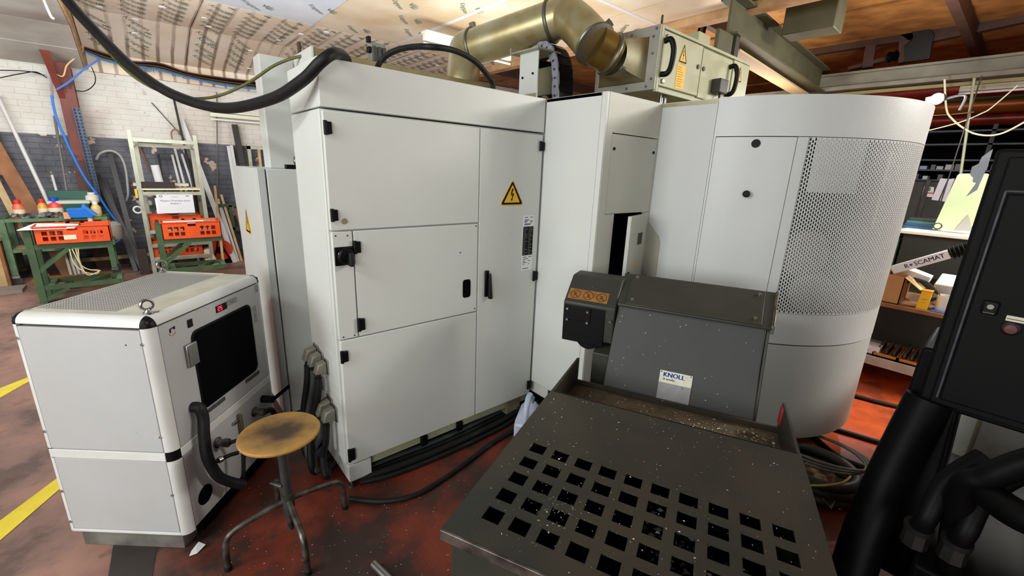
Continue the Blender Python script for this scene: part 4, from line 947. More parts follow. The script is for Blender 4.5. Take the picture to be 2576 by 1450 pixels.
# coil of thick hose by the bin
c = AZ(2040, 1215, 0.0)
M = MB()
for k, (R_, z, dx) in enumerate(((0.20, 0.03, 0), (0.215, 0.075, 0.02), (0.19, 0.12, -0.01))): M.torus(c+(dx, 0, z), (0.05, 0.02, 1), R_, 0.026, 36, 12)
solo('hose_coil', M, mat('grey_black_hose', S(70, 72, 68), 0.5, c2=S(48, 50, 48), scale=10), 'coil of thick dark hose on the floor right of the chip bin', 'hose')
M = MB()
for k in range(3): M.torus(c+(0.06, 0.03, 0.17+0.012*k), (0.1+0.05*k, 0.05, 1), 0.23+0.01*k, 0.007, 32, 8)
solo('wire_coil', M, mat('grey_wire', S(120, 122, 112), 0.5), 'thin grey wires looped on top of the thick hose coil', 'wire')
fcable([(2030, 1222), (2075, 1222), (2120, 1215), (2140, 1200)], 0.006, mat('yellow_cord', S(180, 150, 80), 0.6), 'thin yellowish cord lying over the coiled hose', z=0.215)
rag = MB(); c2_ = AZ(2055, 1235, 0.0)
for i in range(6):
    for j in range(4):
        q = lambda a, b: c2_+((a-3)*0.05, (b-2)*0.05, 0.03+0.05*abs(math.sin(a*1.7+b*2.3)))
        rag.add([q(i, j), q(i+1, j), q(i+1, j+1), q(i, j+1)], [(0, 1, 2, 3)])
solo('rag', rag, mat('dirty_rag', S(190, 180, 150), 0.9, c2=S(90, 60, 40), scale=14, amt=0.8), 'dirty cream rag crumpled inside the coiled hose', 'rag')

# ------------------------------------------------------------------ chip bin
aa = math.radians(24.7); BU = np.array([math.cos(aa), math.sin(aa), 0]); BV = np.array([math.sin(aa), -math.cos(aa), 0])
def BL(p): return BU*p[0]+BV*p[1]+np.array([0, 0, p[2]])
ZR = 0.78
cb = thing('chip_bin', 'oily black steel chip bin with a grid of square holes', 'bin', (*BL((1.3, -0.06, 0))[:2], 0.0))
V0, V1, U0, UL, UF = -0.502, 0.378, 0.728, 1.527, 1.90
M = MB(BL); nr_, nc_ = 5, 10; rows_u = [1.144-0.0785*i for i in range(nr_)]; cols_v = [-0.405+0.0763*j for j in range(nc_)]
hs = 0.0245; sk = lambda v: -0.034*(v+0.405)
us = [U0]+sum([[u-hs, u+hs] for u in rows_u[::-1]], [])+[UL]; vv = [V0]+sum([[v-hs, v+hs] for v in cols_v], [])+[V1]
def gu(i, j):
    return us[i]+(sk(vv[j]) if 0 < i < len(us)-1 else 0)
for i in range(len(us)-1):
    for j in range(len(vv)-1):
        if i % 2 == 1 and j % 2 == 1:
            cs = [(gu(i, j), vv[j]), (gu(i, j+1), vv[j+1]), (gu(i+1, j+1), vv[j+1]), (gu(i+1, j), vv[j])]
            for k in range(4):
                a_, b_ = cs[k], cs[(k+1) % 4]
                M.add([(*a_, ZR), (*b_, ZR), (*b_, ZR-0.005), (*a_, ZR-0.005)], [(0, 1, 2, 3)])
        else:
            M.add([(gu(i, j), vv[j], ZR), (gu(i, j+1), vv[j+1], ZR), (gu(i+1, j+1), vv[j+1], ZR), (gu(i+1, j), vv[j], ZR)], [(0, 1, 2, 3)])
obj('grid_lid', M, binm, cb, smooth=False)
obj('lid_lip', MB(BL).box(U0-0.004, U0+0.004, V0, V1, ZR-0.03, ZR+0.001), wornst, cb, 0.002)
obj('lid_fold', MB(BL).box(UL-0.004, UL+0.002, V0+0.01, V1-0.01, ZR-0.13, ZR), binm, cb)
t_ = 0.012
for v0, v1 in ((V0, V0+t_), (V1-t_, V1)):
    sw_ = obj('side_wall', MB(BL).box(U0+0.05, UF, v0, v1, 0.10, ZR-0.001), binm, cb, 0.002)
obj('front_wall', MB(BL).box(U0+0.05, U0+0.062, V0+t_, V1-t_, 0.10, ZR-0.006), binm, cb)
obj('bin_floor', MB(BL).box(U0+0.05, UF, V0, V1, 0.09, 0.10), void, cb)
obj('trough_floor', MB(BL).box(UL+0.002, UF, V0+t_, V1-t_, 0.64, 0.655), trough, cb)
obj('back_wall', MB(BL).box(UF-0.04, UF-0.028, V0+t_, V1-t_, 0.1, 0.68), binm, cb)
obj('swarf_bed', MB(BL).box(U0+0.07, UL-0.01, V0+t_, V1-t_, 0.12, 0.30), void, cb)
M = MB(BL)
for _ in range(900):
    u, v = random.uniform(0.80, 1.2), random.uniform(-0.06, 0.36); z = 0.62+0.08*math.sin(u*9)*math.sin(v*8)+random.uniform(-0.02, 0.03); r = random.uniform(0.004, 0.012); a = random.uniform(0, 6.28)
    M.add([(u+r*math.cos(a), v+r*math.sin(a), z), (u+0.3*r*math.cos(a+1.6), v+0.3*r*math.sin(a+1.6), z+r*0.5), (u-r*math.cos(a), v-r*math.sin(a), z), (u+0.3*r*math.cos(a-1.6), v+0.3*r*math.sin(a-1.6), z-r*0.4)], [(0, 1, 2, 3)])
obj('chip_heap', M, mat('swarf_dark', S(96, 94, 90), 0.35, 0.6), cb, smooth=False, stuff=True)
for u in (U0+0.1, UF-0.1):
    for v in (V0+0.08, V1-0.08):
        o = obj('castor', MB(BL).cyl((u, v-0.015, 0.045), (u, v+0.015, 0.045), 0.045, n=20), rubber, cb); obj('castor_fork', MB(BL).box(u-0.02, u+0.02, v-0.022, v+0.022, 0.06, 0.092), darkg, o)
obj('red_tag', MB(BL).box(1.84, 1.88, V1-0.02, V1-0.011, 0.70, 0.775), mat('red_plastic', S(150, 40, 40), 0.5), cb, 0.003)
# chips lying on the lid and in the trough
M = MB(BL)
def chip(u, v, z, r):
    a = random.uniform(0, 6.28); h = random.uniform(0.2, 0.8)*r
    M.add([(u+r*math.cos(a), v+r*math.sin(a), z), (u+0.5*r*math.cos(a+1.4), v+0.5*r*math.sin(a+1.4), z+h), (u-r*math.cos(a), v-r*math.sin(a), z+h*0.3), (u+0.4*r*math.cos(a-1.7), v+0.4*r*math.sin(a-1.7), z+0.001)], [(0, 1, 2, 3)])
for _ in range(300):
    v = V0+0.03+(V1-V0-0.06)*random.random()**0.7; chip(random.uniform(1.56, 1.84), v, 0.656, random.uniform(0.0015, 0.006))
for _ in range(120): chip(random.gauss(1.70, 0.07), random.uniform(0.0, 0.36), 0.657, random.uniform(0.003, 0.011))
for _ in range(260): chip(random.uniform(0.75, 1.51), random.uniform(V0+0.02, V1-0.02), ZR+0.0005, random.uniform(0.001, 0.004))
for _ in range(70): chip(random.gauss(0.93, 0.03), random.gauss(-0.27, 0.04), ZR+0.0005, random.uniform(0.001, 0.003))
solo('metal_swarf', M, mat('swarf_bright', S(205, 195, 175)), 'pale metal chips scattered on the chip bin lid and trough', 'swarf', smooth=False, stuff=True)

# ------------------------------------------------------------------ chip conveyor head
cv = thing('chip_conveyor', 'dark chip conveyor head with grey hood and side motor box', 'conveyor', (*BL((2.1, -0.04, 0))[:2], 0.0))
# hood side profile in (u, z)
def slab(prof, v0, v1): return MB(BL).prism([(u, v0, z) for u, z in prof], (0, v1-v0, 0))
VL, VR = -0.352, 0.284
obj('hood_front', MB(BL).hexa([(1.885, -0.362, 0.652), (1.895, -0.362, 0.652), (1.895, 0.278, 0.652), (1.885, 0.278, 0.652), (2.012, -0.350, 1.052), (2.024, -0.350, 1.052), (2.024, 0.268, 1.052), (2.012, 0.268, 1.052)]), hoodm, cv, 0.003)
obj('hood_body', slab([(1.90, 0.655), (2.025, 1.05), (2.2, 1.14), (2.33, 1.05), (2.30, 0.60), (2.1, 0.5)], -0.345, 0.275), conv, cv, 0.004)
obj('hood_side', slab([(1.905, 0.66), (2.03, 1.045), (2.18, 1.06), (2.10, 0.80), (2.0, 0.62)], 0.276, 0.29), conv, cv, 0.003)
tp = obj('hood_cover', MB(BL).hexa([(1.985, -0.352, 1.045), (2.205, -0.368, 1.150), (2.205, 0.315, 1.150), (1.985, 0.29, 1.045), (1.983, -0.352, 1.058), (2.203, -0.368, 1.163), (2.203, 0.315, 1.163), (1.983, 0.29, 1.058)]), conv, cv, 0.004)
obj('cover_plate', MB(BL).hexa([(1.988, -0.315, 1.0595), (2.190, -0.33, 1.156), (2.190, 0.265, 1.156), (1.988, 0.25, 1.0595), (1.986, -0.315, 1.064), (2.188, -0.33, 1.161), (2.188, 0.265, 1.161), (1.986, 0.25, 1.064)]), conv, tp, 0.002)
obj('cover_flange', MB(BL).hexa([(1.985, 0.285, 1.03), (2.2, 0.305, 1.13), (2.2, 0.317, 1.13), (1.985, 0.297, 1.03), (1.985, 0.285, 1.066), (2.2, 0.305, 1.170), (2.2, 0.317, 1.170), (1.985, 0.297, 1.066)]), wornst, tp, 0.002)
for u, v in ((2.015, -0.29), (2.17, -0.30), (2.015, 0.225), (2.165, 0.24)):
    z = 1.0615+(u-1.986)*0.48; obj('cover_bolt', MB(BL).cyl((u, v, z), (u-0.005, v, z+0.009), 0.010, 0.008, 12), steel, tp)
# maker's plate
pu = lambda t: 1.885+0.127*t-0.0035; pz = lambda t: 0.652+0.40*t      # up the slanted front
def plate_pt(v, t, l=0.0): return BL((pu(t)-l, v, pz(t)+l*0.3))
xdv = BV; ydv = nrm(plate_pt(0, 1)-plate_pt(0, 0)); 
def fplate(v0, v1, t0, t1, th): return MB().hexa([plate_pt(v0, t0, -0.004), plate_pt(v1, t0, -0.004), plate_pt(v1, t1, -0.004), plate_pt(v0, t1, -0.004), plate_pt(v0, t0, th), plate_pt(v1, t0, th), plate_pt(v1, t1, th), plate_pt(v0, t1, th)])
mk = obj('maker_plate', fplate(-0.1165, 0.022, 0.004, 0.36, 0.0015), mat('plate_grey', S(150, 148, 148), 0.5, c2=S(134, 130, 130), scale=30, speck=S(90, 86, 84), spscale=90), cv, smooth=False, label='grey plate with a cream band lettered KNOLL')
obj('plate_band', fplate(-0.1165, 0.022, 0.232, 0.36, 0.002), mat('plate_cream', S(222, 222, 206), 0.5, c2=S(206, 200, 180), scale=40), mk, smooth=False)
def ptext(body, size, v, t, m, nm, sy=1.0, bold=0):
    M = MB()
    for k in range(bold+1): M.text(body, size, plate_pt(v+0.0012*k, t, 0.0026), xdv, ydv, lift=0.0002)
    obj(nm, M, m, mk, smooth=False)
ptext('KNOLL', 0.0285, -0.103, 0.298, blueink, 'plate_lettering', bold=2)
ptext('.It works', 0.0145, -0.103, 0.262, ink, 'plate_lettering', bold=1)
for v in (-0.110, 0.015): obj('plate_rivet', MB().cyl(plate_pt(v, 0.347, 0.0), plate_pt(v, 0.347, 0.004), 0.003, n=8), darkg, mk)
M = MB()
for _ in range(32):
    v, t = random.uniform(-0.34, 0.25), random.uniform(0.02, 0.98); r = random.uniform(0.001, 0.0028); a = random.uniform(0, 6.28)
    M.add([plate_pt(v+r*math.cos(a+q), t+2.2*r*math.sin(a+q), 0.0006) for q in (0, 1.7, 3.3, 4.9)], [(0, 1, 2, 3)])
obj('stuck_flakes', M, mat('swarf_bright', S(205, 195, 175)), cv, smooth=False, stuff=True)
# motor box with warning strip
mb_ = obj('motor_box', MB(BL).prism([(1.975, -0.612, 0.85), (1.968, -0.612, 1.032), (2.10, -0.612, 1.142), (2.22, -0.612, 1.142), (2.22, -0.612, 0.85)], (0, 0.256, 0)), conv, cv, 0.006)
obj('motor_bracket', MB(BL).box(1.962, 1.972, -0.600, -0.470, 0.945, 1.015), black, mb_, 0.002)
for v, z in ((-0.587, 1.0), (-0.485, 0.998), (-0.585, 0.945), (-0.483, 0.943), (-0.372, 0.97)): obj('motor_bolt', MB(BL).cyl((1.968, v, z), (1.952, v, z), 0.008, 0.006, 10), steel, mb_)
obj('motor_face', MB(BL).box(1.967, 1.976, -0.608, -0.40, 0.83, 1.02), black, mb_, 0.003)
obj('motor', MB(BL).cyl((1.97, -0.475, 0.865), (2.2, -0.475, 0.865), 0.062, n=30), black, cv)
s0 = np.array([1.995, -0.600, 1.055]); sl = nrm((0.132, 0, 0.110))
def mp(v, t, l=0.0): q = np.array([1.968, v, 1.032])+sl*t+np.array([-0.64, 0, 0.77])*l; return BL(q)
def mplate(v0, v1, t0, t1, l): return MB().hexa([mp(v0, t0, -0.001), mp(v1, t0, -0.001), mp(v1, t1, -0.001), mp(v0, t1, -0.001), mp(v0, t0, l), mp(v1, t0, l), mp(v1, t1, l), mp(v0, t1, l)])
wl = obj('warning_strip', mplate(-0.600, -0.402, 0.022, 0.084, 0.0012), mat('dirty_amber', S(156, 110, 42), 0.55, c2=S(124, 86, 36), scale=30, amt=0.7), mb_, smooth=False, label='amber warning strip with three round prohibition signs')
for k in range(3):
    vc = -0.566+k*0.066; M = MB(); n = 24
    ringp = lambda r: [mp(vc+r*math.cos(2*math.pi*i/n), 0.053+r*math.sin(2*math.pi*i/n), 0.0016) for i in range(n)]
    A_, B_ = ringp(0.026), ringp(0.0215); M.add(A_+B_, [(i, (i+1) % n, n+(i+1) % n, n+i) for i in range(n)])
    dv = 0.016; M.add([mp(vc-dv-0.002, 0.053+dv, 0.0016), mp(vc-dv+0.002, 0.053+dv+0.002, 0.0016), mp(vc+dv+0.002, 0.053-dv, 0.0016), mp(vc+dv-0.002, 0.053-dv-0.002, 0.0016)], [(0, 1, 2, 3)])
    fig = [(-0.008, -0.014), (-0.003, -0.013), (0.0, -0.004), (0.005, -0.014), (0.009, -0.012), (0.004, 0.002), (0.004, 0.010), (-0.004, 0.010), (-0.006, 0.0)]
    M.poly([mp(vc+a_*(-1 if k == 1 else 1), 0.053+b_, 0.0015) for a_, b_ in fig])
    obj('prohibition_sign', M, redink, wl, smooth=False)
obj('lower_housing', MB(BL).prism([(1.95, -0.44, 0.55), (1.95, -0.44, 0.80), (2.05, -0.44, 0.84), (2.2, -0.44, 0.84), (2.2, -0.44, 0.55)], (0, 0.10, 0)), conv, cv, 0.004)
obj('support_leg', MB(BL).box(2.02, 2.28, -0.30, -0.24, 0.0, 0.9), darkg, cv); obj('support_leg', MB(BL).box(2.02, 2.28, 0.18, 0.24, 0.0, 0.9), darkg, cv)
obj('conveyor_trunk', MB(BL).hexa([(2.02, -0.33, 0.10), (2.1, -0.33, 0.02), (2.1, 0.26, 0.02), (2.02, 0.26, 0.10), (2.08, -0.33, 0.75), (2.32, -0.33, 0.75), (2.32, 0.26, 0.75), (2.08, 0.26, 0.75)]), conv, cv)
# canister between cabinet and bin
c = np.array([1.66, 1.72, 0.0])
ja = thing('canister', 'bluish white plastic canister with moulded handle behind the chip bin', 'canister', c)
pm = mat('milky_plastic', S(196, 204, 226), 0.35, trans=0.15)
cj = lambda p: c+np.array([p[0]*0.8-p[1]*0.6, p[0]*0.6+p[1]*0.8, p[2]])
obj('body', MB(cj).box(-0.11, 0.11, -0.07, 0.07, 0.0, 0.17), pm, ja, 0.02)
obj('shoulder', MB(cj).hexa([(-0.11, -0.07, 0.17), (0.11, -0.07, 0.17), (0.11, 0.07, 0.17), (-0.11, 0.07, 0.17), (0.03, -0.03, 0.225), (0.09, -0.03, 0.225), (0.09, 0.03, 0.225), (0.03, 0.03, 0.225)]), pm, ja, 0.008)
obj('handle', MB(cj).tube([(-0.095, 0, 0.16), (-0.10, 0, 0.22), (-0.08, 0, 0.275), (-0.035, 0, 0.305), (0.02, 0, 0.30), (0.055, 0, 0.265), (0.06, 0, 0.22)], 0.018, 10), pm, ja)
obj('label', MB(cj).box(0.0, 0.08, -0.074, -0.0705, 0.04, 0.16), mat('teal_label', S(60, 170, 160), 0.5), ja)
obj('cap', MB(cj).cyl((0.075, 0, 0.22), (0.075, 0, 0.255), 0.024, n=16), mat('teal_label', S(60, 170, 160)), ja)

# ------------------------------------------------------------------ dark machine at the right
XD = 1.80
dm_ = thing('control_console', 'tall anthracite machine console on dark legs at right edge', 'machine', (2.1, -0.4, 0.0))
YE = 0.088
obj('body', MB().box(XD+0.004, 2.35, -0.95, YE, 0.985, 1.756), dmach, dm_, 0.010)
P = lambda y, z, l=0.0: np.array([XD-l, y, z])
f_ = obj('front_panel', MB().box(XD-0.004, XD+0.006, -0.9, 0.06, 1.0, 1.735), dmach, dm_, 0.004)
# raised door frame line
dr = AX(2530, 488, XD); 
fr_ = mat('worn_edge', S(88, 88, 96), 0.35, c2=S(60, 60, 66), scale=20)
yd = dr[1]
obj('door_panel', MB().box(XD-0.012, XD-0.003, -0.9, yd-0.004, 1.02, dr[2]), dmach, dm_, 0.008)
obj('door_edge', MB().box(XD-0.010, XD-0.003, yd-0.002, yd+0.004, 1.02, dr[2]+0.01), fr_, dm_, 0.003)
obj('door_edge', MB().box(XD-0.010, XD-0.003, -0.9, yd+0.004, dr[2]+0.004, dr[2]+0.01), fr_, dm_, 0.003)
q = AX(2492, 772, XD); 
lk = obj('door_lock', MB().box(XD-0.022, XD-0.01, q[1]-0.017, q[1]+0.017, q[2]-0.020, q[2]+0.020), black, dm_, 0.008)
obj('lock_cylinder', MB().cyl((XD-0.022, q[1], q[2]+0.004), (XD-0.028, q[1], q[2]+0.004), 0.007, n=16), steel, lk)
obj('lock_edge', MB().box(XD-0.024, XD-0.021, q[1]-0.011, q[1]+0.011, q[2]-0.016, q[2]-0.013), wornst, lk)
q = AX(2555, 803, XD)
obj('name_tag', MB().box(XD-0.0135, XD-0.0115, q[1]-0.018, q[1]+0.018, q[2]-0.007, q[2]+0.009), mat('cream_tag', S(206, 200, 178), 0.5), dm_, 0.001)
M = MB(); M.box(XD-0.0142, XD-0.0134, q[1]-0.016, q[1]+0.016, q[2]-0.001, q[2]+0.001); obj('tag_print', M, ink, dm_, smooth=False)
q = AX(2543, 825, XD)
bt_ = obj('push_button', MB().lathe((XD-0.011, q[1], q[2]), [(0.016, 0), (0.016, 0.006), (0.013, 0.009), (0.012, 0.014), (0.0, 0.015)], 22, (-1, 0, 0)), mat('dull_red_button', S(86, 44, 44), 0.4), dm_)
obj('button_ring', MB().lathe((XD-0.0112, q[1], q[2]), [(0.0195, 0), (0.0195, 0.004), (0.016, 0.006)], 22, (-1, 0, 0)), black, dm_)
torn = mat('torn_film', S(170, 170, 178), 0.5)
tp_ = [AX(px, py, 2.2) for px, py in ((2498, 375), (2470, 395), (2462, 412), (2445, 420), (2440, 440), (2448, 448), (2446, 458), (2455, 461), (2430, 495), (2458, 478), (2470, 450), (2484, 420))]
solo('plastic_film', MB().prism(tp_, (0.004, 0, 0)), torn, 'torn grey plastic film hanging from the top corner of the console', 'film', smooth=False)
# legs and lower unit
a_ = AX(2330, 1010, XD)
obj('corner_leg', MB().hexa([(XD, -0.02, 0.35), (XD+0.07, -0.02, 0.35), (XD+0.07, 0.045, 0.35), (XD, 0.045, 0.35), (XD, 0.0, 1.0), (XD+0.07, 0.0, 1.0), (XD+0.07, 0.08, 1.0), (XD, 0.08, 1.0)]), dmach, dm_, 0.004)
obj('side_duct', MB().hexa([(XD+0.06, -0.05, 0.3), (XD+0.4, -0.05, 0.3), (XD+0.4, 0.13, 0.3), (XD+0.06, 0.13, 0.3), (XD+0.06, 0.0, 1.15), (XD+0.4, 0.0, 1.15), (XD+0.4, 0.115, 1.15), (XD+0.06, 0.115, 1.15)]), dblack, dm_, 0.01)
obj('lower_unit', MB().box(1.55, 2.4, -1.1, -0.02, 0.02, 0.60), dblack, dm_, 0.01)
obj('lower_unit', MB().box(XD-0.08, 2.4, -1.1, -0.32, 0.60, 0.80), dblack, dm_, 0.02)
obj('clip_light', MB().box(2.36, 2.39, -0.10, -0.075, 0.60, 0.612), steel, dm_, 0.002)
for i, (px, py) in enumerate(((2310, 1330), (2405, 1365))):
    b_ = AX(px, py, 1.54); t_2 = AX(px+75, py-130, 1.60)
    hs_ = obj('hydraulic_hose', MB().tube([b_+(-0.01, 0, 0), b_*0.6+t_2*0.4+(-0.05, 0, 0), t_2+(-0.03, 0, 0), t_2+(0.03, -0.05, 0.08)], 0.024, 12), dblack, dm_)
    obj('hose_coupling', MB().cyl(b_+(-0.015, 0, -0.045), b_+(-0.012, 0.0, 0.0), 0.03, 0.028, 8), mat('black_coupling', S(34, 32, 30), 0.4, 0.3), hs_)
    obj('coupling_ring', MB().cyl(b_+(-0.012, 0, 0.004), b_+(-0.014, 0, 0.02), 0.032, 0.032, 18), mat('black_coupling', S(34, 32, 30)), hs_)
obj('thick_hose', MB().tube([AX(2640, 1150, 1.5), AX(2560, 1172, 1.5), AX(2480, 1205, 1.5), AX(2420, 1240, 1.52), (1.62, -0.1, 0.55)], 0.03, 14), dblack, dm_)
obj('thick_hose', MB().tube([AX(2640, 1330, 1.4), AX(2570, 1300, 1.42), AX(2520, 1270, 1.46), AX(2470, 1230, 1.52)], 0.035, 14), dblack, dm_)
obj('thick_hose', MB().tube([(XD+0.02, 0.06, 1.0), (1.76, 0.09, 0.72), (1.66, 0.10, 0.5), (1.52, 0.08, 0.3), (1.42, 0.02, 0.12)], 0.06, 16), dblack, dm_)
obj('rear_leg', MB().box(2.3, 2.36, -1.0, -0.9, 0.0, 1.0), dmach, dm_)
# pale tank seen under the console
tk = thing('coolant_tank', 'pale grey steel tank seen through the gap below the console', 'tank', (3.0, -0.5, 0.0))
obj('tank_body', MB().box(2.75, 3.6, -1.6, 0.066, 0.0, 0.95), mat('tank_paint', S(226, 228, 224), 0.5, c2=S(170, 166, 156), scale=4, amt=0.6), tk, 0.02)
obj('tank_seam', MB().box(2.742, 2.752, -0.09, -0.075, 0.1, 0.94), galv, tk, 0.004)
obj('tank_ledge', MB().box(2.66, 2.75, -1.6, 0.10, 0.40, 0.44), mat('olive_ledge', S(132, 132, 112), 0.5), tk, 0.006)
# ------------------------------------------------------------------ bench and machines at the back right
XB = 4.5
be = thing('workbench', 'cluttered wooden bench with white lower shelf behind the rounded housing', 'bench', (4.85, 0.2, 0.0))
obj('bench_top', MB().box(XB, 5.2, -0.7, 1.2, 0.69, 0.722), woodb, be, 0.003)
obj('lower_shelf', MB().box(XB, 5.2, -0.7, 1.2, 0.195, 0.215), trimw, be)
obj('shelf_front', MB().box(XB-0.012, XB, -0.7, 1.2, 0.185, 0.262), mat('grey_white_board', S(196, 194, 186), 0.6, c2=S(160, 156, 146), scale=6), be, 0.003)
obj('back_board', MB().box(5.18, 5.2, -0.7, 1.2, 0.0, 0.69), mat('dark_olive_board', S(70, 72, 66), 0.7, c2=S(52, 54, 50), scale=3), be)
for y in (-0.65, 1.12): 
    for x in (XB+0.03, 5.1): obj('bench_leg', MB().box(x, x+0.05, y, y+0.05, 0.0, 0.69), darkg, be)
bx = thing('cardboard_box', 'open brown cardboard box on the bench edge', 'box', (4.72, 0.6, 0.722))
M = MB(); t = 0.006; b0 = (4.53, 4.9, 0.49, 0.80, 0.722, 0.945)
cardm = mat('cardboard', S(186, 140, 88), 0.75, c2=S(170, 122, 74), scale=6)
for q in ((4.53, 4.536, 0.49, 0.80), (4.894, 4.9, 0.49, 0.80), (4.53, 4.9, 0.49, 0.496), (4.53, 4.9, 0.794, 0.80)): M.box(*q, 0.722, 0.945)
M.box(4.53, 4.9, 0.49, 0.80, 0.722, 0.728); obj('box_walls', M, cardm, bx)
obj('box_flap', MB().hexa([(4.535, 0.49, 0.942), (4.89, 0.49, 0.942), (4.86, 0.36, 0.865), (4.515, 0.385, 0.868), (4.535, 0.49, 0.946), (4.89, 0.49, 0.946), (4.86, 0.36, 0.869), (4.515, 0.385, 0.872)]), mat('pale_cardboard', S(216, 182, 134), 0.75), bx)
obj('box_tape', MB().box(4.5285, 4.53, 0.62, 0.67, 0.80, 0.94), mat('brown_tape', S(170, 126, 70), 0.4), bx, smooth=False)
yt = thing('yellow_carton', 'bright yellow carton standing on the bench front', 'carton', (4.55, 0.35, 0.722))
obj('carton_body', MB().hexa([(4.53, 0.32, 0.722), (4.60, 0.32, 0.722), (4.60, 0.385, 0.722), (4.53, 0.385, 0.722), (4.525, 0.315, 0.866), (4.60, 0.318, 0.866), (4.60, 0.378, 0.868), (4.525, 0.376, 0.868)]), mat('carton_yellow', S(240, 190, 20), 0.5), yt, 0.002)
obj('carton_lid', MB().box(4.522, 4.602, 0.313, 0.380, 0.866, 0.874), mat('carton_orange', S(220, 140, 20), 0.5), yt, 0.002)
M = MB(); M.box(4.5255, 4.5275, 0.335, 0.365, 0.80, 0.806); M.box(4.5275, 4.5295, 0.34, 0.36, 0.775, 0.779); obj('carton_print', M, mat('amber_ink', S(190, 132, 10)), yt, smooth=False)
mg = thing('jug', 'white plastic jug with handle beside the yellow carton', 'jug', (4.62, 0.23, 0.722))
obj('jug_body', MB().lathe((4.62, 0.235, 0.722), [(0.048, 0), (0.052, 0.01), (0.056, 0.12), (0.055, 0.125), (0.051, 0.12), (0.047, 0.012), (0.0, 0.01)], 28), mat('jug_white', S(226, 224, 214), 0.4, c2=S(200, 194, 180), scale=10), mg)
obj('jug_handle', MB().tube([(4.60, 0.185, 0.83), (4.60, 0.155, 0.825), (4.60, 0.15, 0.78), (4.60, 0.188, 0.75)], 0.008, 8), mat('jug_white', S(226, 224, 214)), mg)
rt = thing('parts_washer_tray', 'white moulded tray behind the jug on the bench', 'tray', (4.9, 0.18, 0.722))
obj('tray_body', MB().hexa([(4.8, 0.0, 0.722), (5.15, 0.0, 0.722), (5.15, 0.32, 0.722), (4.8, 0.32, 0.722), (4.78, -0.02, 0.90), (5.15, -0.02, 0.94), (5.15, 0.34, 0.94), (4.78, 0.34, 0.90)]), mat('jug_white', S(226, 224, 214)), rt, 0.01)
obj('tray_spout', MB().hexa([(4.85, 0.02, 0.91), (5.0, 0.02, 0.91), (5.0, 0.12, 0.91), (4.85, 0.12, 0.91), (4.9, 0.02, 1.03), (4.95, 0.02, 1.03), (4.95, 0.05, 1.03), (4.9, 0.05, 1.03)]), mat('jug_white', S(226, 224, 214)), rt, 0.006)
wx = thing('paper_box', 'small open white box lying on top of the cardboard box', 'box', (4.75, 0.45, 0.95))
obj('box_tray', MB().hexa([(4.68, 0.37, 0.905), (4.82, 0.37, 0.905), (4.86, 0.53, 0.95), (4.70, 0.54, 0.95), (4.68, 0.36, 0.955), (4.82, 0.36, 0.955), (4.86, 0.53, 1.0), (4.70, 0.55, 1.0)]), paper, wx, 0.003)
obj('box_inside', MB().hexa([(4.70, 0.375, 0.954), (4.81, 0.375, 0.954), (4.84, 0.52, 0.995), (4.72, 0.53, 0.995), (4.70, 0.375, 0.957), (4.81, 0.375, 0.957), (4.84, 0.52, 0.999), (4.72, 0.53, 0.999)]), mat('paper_shade', S(206, 206, 206), 0.8), wx)
M = MB()
for k in range(7): 
    o = random.uniform(-0.03, 0.03); M.tube([(4.72+o, 0.50, 0.90+o), (4.66+o, 0.42+o, 0.93), (4.64, 0.34+o, 0.88), (4.66+o, 0.28, 0.82), (4.7, 0.36+o, 0.76)], 0.007, 6, 5)
solo('cable_tangle', M, mat('grey_black_hose', S(70, 72, 68)), 'tangle of grey and black leads between cardboard box and jug', 'cable', stuff=True)
solo('folder', MB().box(4.52, 4.72, 0.12, 0.30, 0.722, 0.73), mat('folder_blue', S(60, 90, 160), 0.5), 'flat blue folder lying under the jug on the bench', 'folder', bevel=0.002)
# degreaser arm with lettering
aR0, aR1 = AX(2243, 681, 4.6), AX(2388, 640, 4.6); 
ar = thing('extraction_arm', 'white lettered box arm with black bellows rising from the bench', 'arm', (4.6, 0.45, 0.722))
dA = nrm(aR1-aR0); uA = nrm(np.cross((-1, 0, 0), dA)); uA = uA if uA[2] > 0 else -uA
M = MB(); hh = 0.034
M.hexa([aR0-uA*hh, aR1-uA*hh, aR1-uA*hh+(0.09, 0, 0), aR0-uA*hh+(0.09, 0, 0), aR0+uA*hh, aR1+uA*hh, aR1+uA*hh+(0.09, 0, 0), aR0+uA*hh+(0.09, 0, 0)])
obj('arm_body', M, mat('arm_white', S(228, 230, 234), 0.4), ar, 0.006)
M = MB()
for k in range(2): M.text('R', 0.047, aR0+dA*(0.082+0.001*k)-uA*0.014, dA, uA, lift=0.001); M.text('SCAMAT', 0.047, aR0+dA*(0.143+0.001*k)-uA*0.014, dA, uA, lift=0.001)
sc_ = aR0+dA*0.125+uA*0.002+np.array([-0.001, 0, 0])
M.poly([sc_+(dA*math.cos(t)+uA*math.sin(t))*(0.015 if k % 2 else 0.006) for k, t in enumerate(np.linspace(math.pi/2-math.pi/6, math.pi/2-math.pi/6+2*math.pi, 13)[:-1])])
obj('arm_lettering', M, mat('navy_ink', S(44, 54, 120), 0.6), ar, smooth=False)
M = MB(); bp0 = aR1+np.array([0.045, 0, 0]); bp1 = bp0+dA*0.22
prof = []
for k in range(9): prof += [(0.036, k*0.024), (0.052, k*0.024+0.012)]
M.lathe(bp0, prof, 18, dA); obj('bellows', M, rubber, ar)
obj('arm_post', MB().box(4.62, 4.69, -0.02, 0.05, 0.722, 1.26), darkg, ar)
obj('arm_foot', MB().cyl(aR0+(0.045, 0.0, -0.02), (4.68, 0.60, 0.945), 0.012, n=8), darkg, ar)
